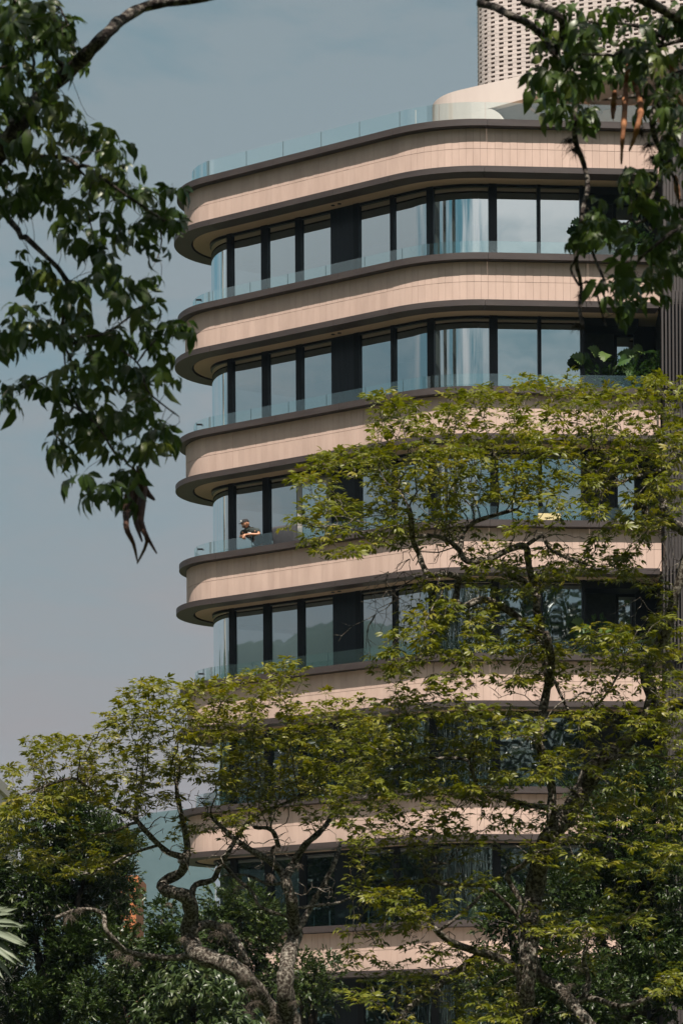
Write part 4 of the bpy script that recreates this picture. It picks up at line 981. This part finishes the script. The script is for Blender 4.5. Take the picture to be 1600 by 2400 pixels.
padsL = [(60, 20, 90, 45), (130, 60, 60, 50, .8), (30, 60, 60, 50), (150, 110, 35, 25, .5), (60, 190, 90, 60, 1.2), (120, 230, 60, 40), (20, 260, 60, 60, 1.2), (100, 320, 120, 70, 1.9), (210, 300, 60, 40, 1.), (270, 340, 55, 40), (60, 410, 90, 55, 1.5), (170, 440, 150, 60, 1.8), (270, 440, 80, 45, 1.1), (360, 450, 45, 55, .8), (250, 520, 70, 45, 1.), (340, 570, 60, 35, .6), (390, 500, 25, 40, .5), (60, 520, 50, 26, .5), (190, 555, 60, 26, .5),
         (130, 650, 80, 36, .7), (260, 640, 55, 35, .7), (320, 690, 60, 35, .6), (30, 725, 50, 36, .7), (30, 800, 36, 30, .5), (330, 440, 60, 40, 1.), (140, 90, 60, 50, .6), (110, 760, 90, 50, .9), (210, 740, 90, 60, 1.), (300, 790, 80, 50, .8), (390, 780, 50, 40, .6), (70, 890, 50, 26, .6), (15, 950, 26, 16, .5), (190, 880, 80, 50, .9), (290, 880, 70, 60, 1.), (380, 870, 45, 40, .5), (160, 1020, 45, 45, .9), (250, 980, 60, 50, .8), (310, 1000, 60, 60, 1.2), (400, 960, 40, 40, .5), (395, 1050, 35, 30, .6), (240, 1110, 45, 55, .9), (330, 1080, 45, 40, .8), (280, 1160, 30, 25, .5)]
tree(tL, 'limb', limbsL, pads(padsL, YF, 24, thick=.45, jit=.35), .06, .6, .12, PAL_FG, M['leaf_fg'], M['bark_fg'], per=3, r0=.0016, young=.006, keep=.08, hang=.75, upright=.1, lscale=.86, tmean=.42)
mb_list = [[(545, 1900), (540, 1960), (525, 2060), (515, 2150), (545, 2220), (560, 2290)], [(560, 1905), (580, 2000), (570, 2090), (590, 2170), (640, 2260)], [(570, 1900), (590, 1960), (585, 2040), (575, 2140), (600, 2210), (560, 2300)], [(550, 1920), (555, 2000), (550, 2110), (580, 2210)], [(565, 1930), (600, 2010), (630, 2040)], [(548, 1930), (520, 2020), (512, 2110), (530, 2200)]]
for i, p in enumerate(mb_list):
    po, ro = traced(p, YF + .3 + .05 * i, 5.0, 3.2, s=1.742); n = len(po); mb = MB(); mb.tube(po, [ro[j] * (1.6 * math.sin(math.pi * (j + 1) / (n + 1)) + .25) for j in range(n)], 6); mb.build('dry_pod', M['pod_dark'], tL)
shade_crown(tL, (-1.5, 10.6, 10.5), (2.8, 2.3, 1.7), 1500, [(-4.0, 13.5, 0), (-3.8, 13.4, 2.5), (-3.3, 13.6, 5.0), (-2.9, 12.6, 8.0)], [.28, .24, .20, .14])

tR = thing('overhanging_tree', 'dark leafy branches with orange brown dried pods hanging over the roof corner', 'tree')
def c8(p, ra, rb, **k): return traced(p, YF, ra, rb, s=2.613, ox=1000, **k)
limbsR = [
    c8([(2150, 900), (1950, 420), (1700, 200), (1450, 60), (1200, -60), (900, -100), (590, -10), (690, 30), (770, 70), (825, 130), (830, 240)], 14, 8, dep=.0),
    c8([(700, -120), (330, 0), (420, 40), (505, 90), (600, 130), (680, 190), (742, 262), (772, 325)], 9, 9, dep=-.1, ph=.6), c8([(772, 325), (830, 420), (890, 530), (905, 640), (900, 760), (912, 870), (960, 1000), (985, 1150), (950, 1300), (940, 1450), (915, 1600), (945, 1750), (935, 1900), (960, 2010)], 8, 4, dep=.2),
    c8([(985, 1440), (1020, 1560), (1080, 1700), (1110, 1790)], 4, 3), c8([(915, 1590), (880, 1645), (930, 1745)], 3.5, 3), c8([(955, 1720), (1020, 1740), (1045, 1790), (1030, 1820)], 3.5, 2),
    c8([(1960, 430), (1700, 420), (1480, 480), (1400, 640), (1380, 760), (1402, 860), (1440, 950), (1430, 1080), (1370, 1220), (1332, 1350), (1180, 1370)], 10, 3, dep=.1), c8([(1420, 600), (1250, 590), (1080, 610)], 6, 3), c8([(1440, 950), (1500, 860), (1480, 1000), (1530, 1130), (1540, 1240)], 5, 3, dep=.2, ph=1),
    c8([(1950, 420), (1850, 900), (1650, 1300), (1500, 1420), (1330, 1560), (1250, 1650)], 8, 2.5, dep=-.3), c8([(1700, 200), (1500, 260), (1300, 300), (1100, 330), (950, 330)], 6, 3, dep=-.4), c8([(1500, 260), (1300, 160), (1050, 140), (900, 160)], 5, 2.5, dep=-.2), c8([(1040, 1800), (1080, 1950), (1100, 2000)], 2.5, 2)]
padsR = [(1290, 90, 40, 26, .5), (1320, 50, 50, 30, .6), (1370, 70, 70, 40, .9), (1430, 40, 80, 34, 1.), (1350, 130, 80, 36, 1.), (1460, 110, 70, 40, 1.), (1540, 50, 70, 50, 1.6), (1275, 175, 40, 18, .7), (1240, 190, 30, 14, .7), (1335, 190, 70, 28, 1.1), (1420, 170, 80, 34, 1.), (1300, 228, 40, 26, .9), (1385, 228, 50, 22, .8), (1500, 170, 60, 40, .9), (1570, 160, 50, 60, 1.6), (1310, 256, 26, 18, .6), (1372, 262, 16, 12, .6), (1545, 250, 45, 36, .8), (1580, 260, 45, 80, 1.2), (1560, 360, 40, 30, .7), (1480, 390, 24, 16, .5), (1580, 330, 30, 40, .5), (1455, 402, 20, 14, .5),
         (1385, 470, 26, 14, .6), (1378, 515, 30, 16, .7), (1400, 545, 44, 20, .7), (1490, 545, 50, 30, .7), (1560, 520, 40, 30, .8), (1500, 605, 60, 30, .9), (1570, 600, 40, 40, .9), (1545, 470, 24, 22, .4), (1445, 655, 30, 34, .8), (1500, 675, 32, 32, .8), (1550, 650, 26, 30, .5), (1590, 480, 20, 25, .5), (1450, 615, 26, 18, .5)]
tree(tR, 'limb', limbsR, pads(padsR, YF, 18, thick=.4, jit=.35), .06, .6, .12, PAL_FG, M['leaf_fg'], M['bark_fg'], per=3, r0=.0016, young=.006, keep=.2, hang=.6, upright=.1, lscale=.84, tmean=.5)
for i, p in enumerate([[(1228, 395), (1222, 480), (1214, 600), (1206, 750), (1195, 880), (1190, 1000)], [(1232, 400), (1268, 500), (1300, 600), (1308, 690), (1280, 810), (1255, 880), (1240, 920)], [(1150, 560), (1142, 640), (1138, 720)], [(1500, 380), (1502, 450), (1510, 500)], [(1540, 600), (1570, 680), (1575, 740)], [(1520, 1080), (1530, 1160), (1545, 1230)]]):
    po, ro = traced(p, YF - .15 + .05 * i, 6.5, 5, s=2.613, ox=1000); n = len(po); mb = MB(); mb.tube(po, [ro[j] * (1.0 * math.sin(math.pi * (j + 1) / (n + 1)) + .25) * (1 + .15 * math.sin(j * 2.3)) for j in range(n)], 7); mb.build('dry_pod', M['pod'] , tR)
air_plants(tR, [(1337, 330, 1.5), (1345, 350, 1.3), (1368, 690, 1.2), (1355, 765, 1.0), (1520, 340, 1.2), (1530, 370, 1.2), (1500, 310, 1.), (1545, 200, 1.)], YF + .15, M['bark_dark'], n=60, size=24, r=.0016)
shade_crown(tR, (1.9, 10.6, 10.3), (2.7, 2.3, 1.6), 1100, [(4.6, 13.2, 0), (4.4, 13.2, 2.5), (3.9, 13.4, 5.0), (3.2, 12.4, 8.0)], [.26, .23, .19, .13])

# ------------------------------------------------------------------ balcony plants, armchair, box
def big_leaf(t, base, tip, wd, name='leaf'):
    """A lobed monstera-like blade from base to tip."""
    b, e = Vector(base), Vector(tip); ax = e - b; Ln = ax.length; ax.normalize(); side = ax.cross(Vector((0, -1, .35))).normalized(); nrm = side.cross(ax); vs, fs = [b], []
    k = 11
    for s_ in (1, -1):
        st = len(vs)
        for q in range(k + 1):
            u = q / k; lob = 1.0 if q % 2 else .62
            vs.append(b + ax * (Ln * (u * .95 + .05)) + side * (s_ * wd * math.sin(math.pi * (u * .86 + .10)) ** .7 * lob) + nrm * (.05 * math.sin(u * 3 + s_) - .08 * u * u)); vs.append(b + ax * (Ln * u) - nrm * .1 * u * u)
        for q in range(k):
            a = st + 2 * q; fs.append((a, a + 2, a + 3, a + 1) if s_ > 0 else (a + 1, a + 3, a + 2, a))
    mb = MB(); mb.add(vs, fs, 0, True); o = mb.build(name, M['leaf_pot'], t)
    at_ = o.data.attributes.new('tint', 'FLOAT', 'POINT'); at_.data.foreach_set('value', [RNG.uniform(.2, .9)] * len(vs))
def pot_plant(k, xs, label, nleaf, h, seed, palmlike=False, bushy=0):
    s_ = sx(xs, .8, ZR - HF * k); base = off(s_, .80, ZR - HF * k - .65); t = thing('balcony_plant', label, 'plant', 'potted plants on the balconies', loc=base)
    rg = random.Random(seed); mb = MB()
    n = 14; mb.tube([(0, 0, 0), (0, 0, .02), (0, 0, .42), (0, 0, .45)], [.18, .19, .24, .25], n); mb.build('pot', M['grey'], t)
    mb = MB(); tips = []
    for i in range(nleaf):
        a = 6.283 * i / nleaf + rg.uniform(-.3, .3); r = rg.uniform(.22, .6); hh = .75 + h * rg.uniform(.5, 1.15)
        e = Vector((r * math.cos(a), r * math.sin(a) * .6, hh)); mb.tube([(0, 0, .4), (e.x * .4, e.y * .4, hh * .75), e], [.012, .01, .007], 5); tips.append((e, a))
    mb.build('stem', M['leaf_dark'], t)
    for e, a in tips:
        if palmlike:
            for q in range(9): b_ = a + (q - 4) * .27; big_leaf(t, e, e + Vector((.30 * math.cos(b_), .24 * math.sin(b_), .05 - .02 * abs(q - 4))), .02)
        else: big_leaf(t, e, e + Vector((.42 * math.cos(a) * rg.uniform(.6, 1), -.18 + .1 * math.sin(a), rg.uniform(-.28, .12))), .20)
    if bushy:
        v = RNG.normal(0, 1, (bushy, 3)); v /= np.linalg.norm(v, axis=1)[:, None]; p = v * np.array([.48, .36, .62]) * RNG.uniform(.5, 1, (bushy, 1)) + np.array([.1, 0, 1.12])
        stuff(bake('foliage', SPRIG, frames(v + np.array([0, -.1, .3])), p, M['leaf_pot'], t, np.clip(RNG.normal(.4, .2, bushy), 0, 1), RNG.uniform(.7, 1.1, bushy)))
pot_plant(1, 1392, 'potted plant with big lobed leaves on the top balcony beside the recess', 9, .85, 1)
pot_plant(1, 1470, 'leafy bush on the top balcony half hidden by the overhanging branch', 4, .7, 2, bushy=320)
pot_plant(2, 1415, 'wide leaved plant on the second balcony before the dark cladding', 12, .9, 3, bushy=90)
pot_plant(2, 1475, 'spiky fan leaved plant in the middle of the second balcony group', 6, .95, 4, palmlike=True, bushy=160)
pot_plant(2, 1530, 'tall dense bush at the end of the second balcony by the louvre screen', 3, 1.0, 5, bushy=480)
pot_plant(4, 1395, 'dark leaved plant on the lower balcony above the leaf tiers', 6, .8, 6, bushy=120)
pot_plant(4, 1510, 'small fan leaved plant at the end of the lower balcony', 4, .6, 7, palmlike=True)

k = 3; zf = ZR - HF * k - .65
s_ = sx(690, .75, ZR - HF * k); q = off(s_, .68, zf); ang = math.atan2(U.y, U.x)
ch = thing('armchair', 'charcoal armchair on the balcony with the leaning man', 'armchair', loc=q, rz=ang)
def rbox(name, lo, hi, m, parent, r=.06):
    bm = bmesh.new(); bmesh.ops.create_cube(bm, size=1.0)
    for v in bm.verts: v.co = Vector([lo[i] + (hi[i] - lo[i]) * (v.co[i] + .5) for i in range(3)])
    bmesh.ops.bevel(bm, geom=bm.edges[:] + bm.verts[:], offset=r, segments=3, affect='EDGES', profile=.5)
    me = bpy.data.meshes.new(name); bm.to_mesh(me); bm.free(); me.materials.append(m)
    for p in me.polygons: p.use_smooth = True
    return link(name, me, parent)
rbox('seat', (-.32, -.30, .25), (.32, .30, .45), M['cushion'], ch); 
o = rbox('backrest', (-.40, -.12, .0), (.40, .06, .78), M['cushion'], ch, .08); o.location = (0, -.26, .42); o.rotation_euler = (.16, 0, 0)
for sgn in (-1, 1): rbox('armrest', (sgn * .36 - .06, -.3, .2), (sgn * .36 + .06, .32, .62), M['cushion'], ch, .05)
for sx_ in (-.3, .3):
    for sy_ in (-.26, .26): mb = MB(); mb.tube([(sx_, sy_, 0), (sx_, sy_, .27)], .02, 8); mb.build('leg', M['dark_metal'], ch)
s_ = sx(1285, .30, ZR - HF * 3); q = off(s_, .22, ZR - HF * 3)
bx = thing('planter_box', 'pale yellow box standing on the coping behind the tiered leaves', 'box', loc=q, rz=math.atan2(W.y, W.x))
M['pale_box'] = noise_mat('pale_yellow_paint', (.50, .42, .22), (.56, .47, .26), scale=3, rough=.7)
mb = MB(); mb.box((-.30, -.1, 0), (.30, .1, .2)); mb.build('box_body', M['pale_box'], bx); mb = MB(); mb.box((-.27, -.08, .2), (.27, .08, .205)); mb.build('soil', M['bark_dark'], bx)

# the sliding pane left ajar behind the armchair
sA, sB_ = wins[5]; pivot = off(sA, D_GLASS - .06, 0); 
aj = thing('open_glass_door', 'grey framed glass door swung open on the balcony behind the armchair', 'door', loc=(pivot.x, pivot.y, zf), rz=ang + math.radians(24))
wd = sB_ - sA - .04
for nm, lo, hi in (('frame_stile', (-wd, -.03, .02), (-wd + .13, .03, 2.45)), ('frame_stile', (-.13, -.03, .02), (0, .03, 2.45)), ('frame_rail', (-wd + .131, -.028, .02), (-.131, .028, .12)), ('frame_rail', (-wd + .131, -.028, 2.3), (-.131, .028, 2.45))):
    mb = MB(); mb.box(lo, hi); mb.build(nm, M['grey'], aj)
mb = MB(); mb.add([(-wd + .13, 0, .12), (-.13, 0, .12), (-.13, 0, 2.3), (-wd + .13, 0, 2.3)], [(0, 1, 2, 3)]); mb.build('glass_pane', M['window'], aj)

# ------------------------------------------------------------------ the man leaning on the balustrade
M['skin'] = noise_mat('skin', (.40, .20, .12), (.46, .235, .145), scale=14, rough=.55)
M['shirt'] = noise_mat('dark_green_shirt', (.022, .030, .028), (.032, .042, .038), scale=16, rough=.9, bump=.25, bscale=20)
M['trouser'] = noise_mat('grey_green_trousers', (.16, .175, .155), (.20, .215, .19), scale=14, rough=.9)
M['cap'] = noise_mat('black_cap', (.012, .012, .014), (.02, .02, .022), scale=20, rough=.85)
M['white_print'] = noise_mat('white_print', (.62, .62, .60), (.68, .68, .66), scale=20, rough=.8)
M['beard'] = noise_mat('dark_stubble', (.07, .04, .028), (.10, .06, .04), scale=40, rough=.9)
M['shoe'] = noise_mat('dark_shoe', (.02, .02, .02), (.03, .03, .03), scale=10, rough=.6)
def skin_mesh(name, verts, edges, radii, mat, parent, root=0, sub=2):
    me = bpy.data.meshes.new('tmp'); me.from_pydata(verts, edges, []); o = bpy.data.objects.new('tmp', me); COL.objects.link(o)
    sm = o.modifiers.new('s', 'SKIN'); sm.use_smooth_shade = True; ss = o.modifiers.new('u', 'SUBSURF'); ss.levels = sub; ss.render_levels = sub
    for i, r in enumerate(radii):
        d = me.skin_vertices[0].data[i]; d.radius = r if isinstance(r, tuple) else (r, r); d.use_root = i == root
    dg = bpy.context.evaluated_depsgraph_get(); ev = o.evaluated_get(dg); m2 = bpy.data.meshes.new_from_object(ev); m2.name = name
    bpy.data.objects.remove(o); m2.materials.clear(); m2.materials.append(mat)
    return link(name, m2, parent)
s_ = sx(583, D_RAIL, ZR - HF * 3 + .6); q = off(s_, D_RAIL, zf)
# local frame: x to his left along the rail, -y forward (outwards), z up
man = thing('person', 'man in a black cap and dark shirt leaning on the glass balustrade with clasped hands', 'person', loc=q, rz=ang); man.scale = (1.16, 1.08, 0.98)
V = [(0, .52, .92), (0, .43, 1.04), (-.02, .26, 1.17), (-.04, .12, 1.275), (-.06, .045, 1.335), (-.07, .0, 1.395),      # pelvis .. neck, head base
     (-.22, .08, 1.265), (-.31, .09, 1.13), (-.16, -.05, 1.12), (-.06, -.13, 1.115),                                     # his right arm
     (.15, .11, 1.25), (.27, .07, 1.125), (.10, -.08, 1.13), (.0, -.15, 1.115),                                          # his left arm
     (-.10, .52, .87), (-.12, .42, .48), (-.12, .45, .09), (-.12, .31, .04), (.10, .52, .87), (.14, .50, .48), (.15, .58, .09), (.15, .44, .04)]
E_ = [(0, 1), (1, 2), (2, 3), (3, 4), (4, 5), (3, 6), (6, 7), (7, 8), (8, 9), (3, 10), (10, 11), (11, 12), (12, 13), (0, 14), (14, 15), (15, 16), (16, 17), (0, 18), (18, 19), (19, 20), (20, 21)]
Rd = [.12, .12, .13, .11, .055, .05, .058, .042, .034, .026, .058, .042, .034, .026, .09, .058, .042, .035, .09, .058, .042, .035]
skin_mesh('body', V, E_, Rd, M['skin'], man)
# shirt: torso and short sleeves, with a collar
SV = [(0, .525, .90), (0, .435, 1.04), (-.02, .265, 1.17), (-.04, .13, 1.272), (-.055, .075, 1.31), (-.225, .085, 1.262), (-.285, .09, 1.175), (.155, .112, 1.248), (.235, .085, 1.17)]
skin_mesh('shirt', SV, [(0, 1), (1, 2), (2, 3), (3, 4), (3, 5), (5, 6), (3, 7), (7, 8)], [(.165, .135), (.16, .135), (.175, .15), (.165, .135), (.095, .09), (.088, .088), (.078, .078), (.088, .088), (.078, .078)], M['shirt'], man)
mb = MB(); mb.tube([(-.055, .06, 1.305), (-.06, .045, 1.345), (-.062, .04, 1.36)], [.095, .082, .086], 14, cap=False); mb.build('collar', M['shirt'], man)
mb = MB(); mb.box((.04, -.045, 1.175), (.085, -.025, 1.197)); mb.box((.002, -.045, 1.19), (.022, -.025, 1.21)); mb.build('chest_print', M['white_print'], man)
TV = [(0, .52, .92), (-.10, .52, .85), (-.12, .42, .48), (-.12, .45, .12), (.10, .52, .85), (.14, .50, .48), (.15, .58, .12)]
skin_mesh('trousers', TV, [(0, 1), (1, 2), (2, 3), (0, 4), (4, 5), (5, 6)], [(.15, .13), .11, .075, .06, .11, .075, .06], M['trouser'], man)
for x_, y_ in ((-.12, .40), (.15, .53)): rbox('shoe', (x_ - .05, y_ - .17, 0), (x_ + .05, y_ + .11, .09), M['shoe'], man, .035)
# head: turned to his right and tilted down; features on it
hd = bpy.data.objects.new('head', None)
H = Matrix.Translation((-.085, -.02, 1.468)) @ Matrix.Rotation(math.radians(-38), 4, 'Z') @ Matrix.Rotation(math.radians(14), 4, 'X')
def head_mesh():
    bm = bmesh.new(); bmesh.ops.create_uvsphere(bm, u_segments=28, v_segments=20, radius=1.0)
    for v in bm.verts:
        x, y, z = v.co; f = max(0, -y)
        v.co.x = x * .074 * (1 - .22 * max(0, -z)) ; v.co.y = y * .095 ; v.co.z = z * .118
        if z < -.35: v.co.y -= .020 * f * (-z)
        nose = math.exp(-(x / .22) ** 2 - ((z + .12) / .20) ** 2) * (1 if y < -.5 else 0); v.co.y -= .026 * nose
        brow = math.exp(-((abs(x) - .33) / .2) ** 2 - ((z - .13) / .10) ** 2) * (1 if y < -.5 else 0); v.co.y += .008 * brow
        chin = math.exp(-(x / .4) ** 2 - ((z + .82) / .2) ** 2) * (1 if y < -.2 else 0); v.co.y -= .018 * chin
        mouth = math.exp(-(x / .35) ** 2 - ((z + .50) / .05) ** 2) * (1 if y < -.5 else 0); v.co.y += .006 * mouth
    me = bpy.data.meshes.new('head'); bm.to_mesh(me); bm.free(); me.materials.append(M['skin'])
    for p in me.polygons: p.use_smooth = True
    return me
hd = link('head', head_mesh(), man); hd.matrix_local = H
for s__ in (-1, 1):
    mb = MB(); c = Vector((s__ * .074, .012, -.008)); mb.tube([c + Vector((0, -.012, .03)), c + Vector((s__ * .012, .006, .02)), c + Vector((s__ * .012, .004, -.012)), c + Vector((0, -.010, -.030))], [.008, .013, .012, .007], 8); mb.build('ear', M['skin'], hd)
    mb = MB(); mb.tube([(s__ * .028 - .011, -.083, .016), (s__ * .028 + .011, -.083, .016)], .006, 8); mb.build('eye', M['cap'], hd)
mb = MB(); mb.tube([(-.020, -.094, -.058), (0, -.098, -.060), (.020, -.094, -.058)], [.004, .006, .004], 6); mb.build('mouth', M['white_print'], hd)
mb = MB(); vs, fs = [], []
for i in range(13):
    a = math.radians(-75 + 150 * i / 12)
    for zz, rr in ((-.045, 1.0), (-.075, 1.0), (-.105, .72), (-.118, .35)):
        vs.append((.072 * rr * math.sin(a) * 1.02, -.003 - .098 * rr * math.cos(a) * 1.02 - .012 * (rr > .5), zz - (.02 if zz == -.045 and abs(a) < .6 else 0)))
    if i:
        for q_ in range(3): b = 4 * i + q_; fs.append((b - 4, b, b + 1, b - 3))
mb.add(vs, fs, 0, True); mb.build('beard', M['beard'], hd)
# cap with brim and white front mark
bm = bmesh.new(); bmesh.ops.create_uvsphere(bm, u_segments=24, v_segments=14, radius=1.0)
bmesh.ops.delete(bm, geom=[v for v in bm.verts if v.co.z < -.08], context='VERTS')
for v in bm.verts: v.co = Vector((v.co.x * .083, v.co.y * .104, .035 + max(0, v.co.z) ** .8 * .098))
me = bpy.data.meshes.new('cap'); bm.to_mesh(me); bm.free(); me.materials.append(M['cap'])
for p in me.polygons: p.use_smooth = True
cp = link('cap', me, hd)
mb = MB(); vs, fs = [], []
for i in range(13):
    a = math.radians(-62 + 124 * i / 12)
    for zz, ra in ((.040, 1.0), (.030, 1.0 + .72 * math.cos(a) ** .6)):
        for th in (0, -.006): vs.append((.083 * math.sin(a) * (1 + .05 * (ra > 1)), -.102 * math.cos(a) * ra, zz + th))
    if i: b = 4 * i; fs += [(b - 4, b - 2, b + 2, b), (b - 3, b + 1, b + 3, b - 1), (b - 2, b - 1, b + 3, b + 2)]
mb.add(vs, fs, 0, True); mb.build('brim', M['cap'], cp)
mb = MB()
for x_ in (-.017, .017): mb.box((x_ - .013, -.110, .068), (x_ + .013, -.085, .104))
mb.build('cap_mark', M['white_print'], cp)
# hands: palm, four unequal fingers and a thumb, one laid over the other in front of the rail
def hand(side, palm, fwd, up):
    palm, fwd, up = Vector(palm), Vector(fwd).normalized(), Vector(up).normalized(); lat = fwd.cross(up) * side
    V, E, R = [palm - fwd * .02, palm + fwd * .035, palm + fwd * .07], [(0, 1), (1, 2)], [.028, .034, .030]
    for i, ln in enumerate((.070, .080, .074, .058)):
        b = palm + fwd * .075 + lat * ((i - 1.5) * .020); j = len(V)
        V += [b, b + fwd * ln * .5 - up * ln * .12, b + fwd * ln * .75 - up * ln * .5, b + fwd * ln * .78 - up * ln * .85]; E += [(2, j), (j, j + 1), (j + 1, j + 2), (j + 2, j + 3)]; R += [.011, .0095, .009, .008]
    j = len(V); b = palm + lat * -.034 + fwd * .01; V += [b, b - lat * .022 + fwd * .03 - up * .01, b - lat * .018 + fwd * .06 - up * .022]; E += [(1, j), (j, j + 1), (j + 1, j + 2)]; R += [.013, .011, .009]
    skin_mesh('hand', [tuple(v) for v in V], E, R, M['skin'], man, sub=1)
hand(1, (-.055, -.135, 1.118), (.35, -.55, -.75), (.1, -.8, .5)); hand(-1, (.005, -.155, 1.122), (-.25, -.6, -.75), (-.1, -.8, .5))

# ------------------------------------------------------------------ wood behind the camera, which the lower panes mirror
n = 40000; az = np.radians(RNG.uniform(-235, -62, n)); Rr = np.interp(np.degrees(az), [-235, -180, -110, -62], [92, 92, 66, 60]) + RNG.uniform(0, 22, n)
hh = np.interp(np.degrees(az), [-235, -165, -140, -120, -62], [37, 37, 30, 21.5, 21.5]) + 2.5 * np.sin(az * 19) + 1.5 * np.sin(az * 47); zz = RNG.uniform(.02, 1.0, n) ** .6 * hh
wp = np.stack([Rr * np.sin(az), 71 + Rr * np.cos(az), zz], axis=1); n = len(wp)
dv = RNG.normal(0, 1, (n, 3)); wood = bake('woodland', SPRIG, frames(dv), wp, M['leaf_dark'], None, np.clip(RNG.normal(.4, .2, n), 0, 1), RNG.uniform(6, 10, n)); wood['kind'] = 'stuff'
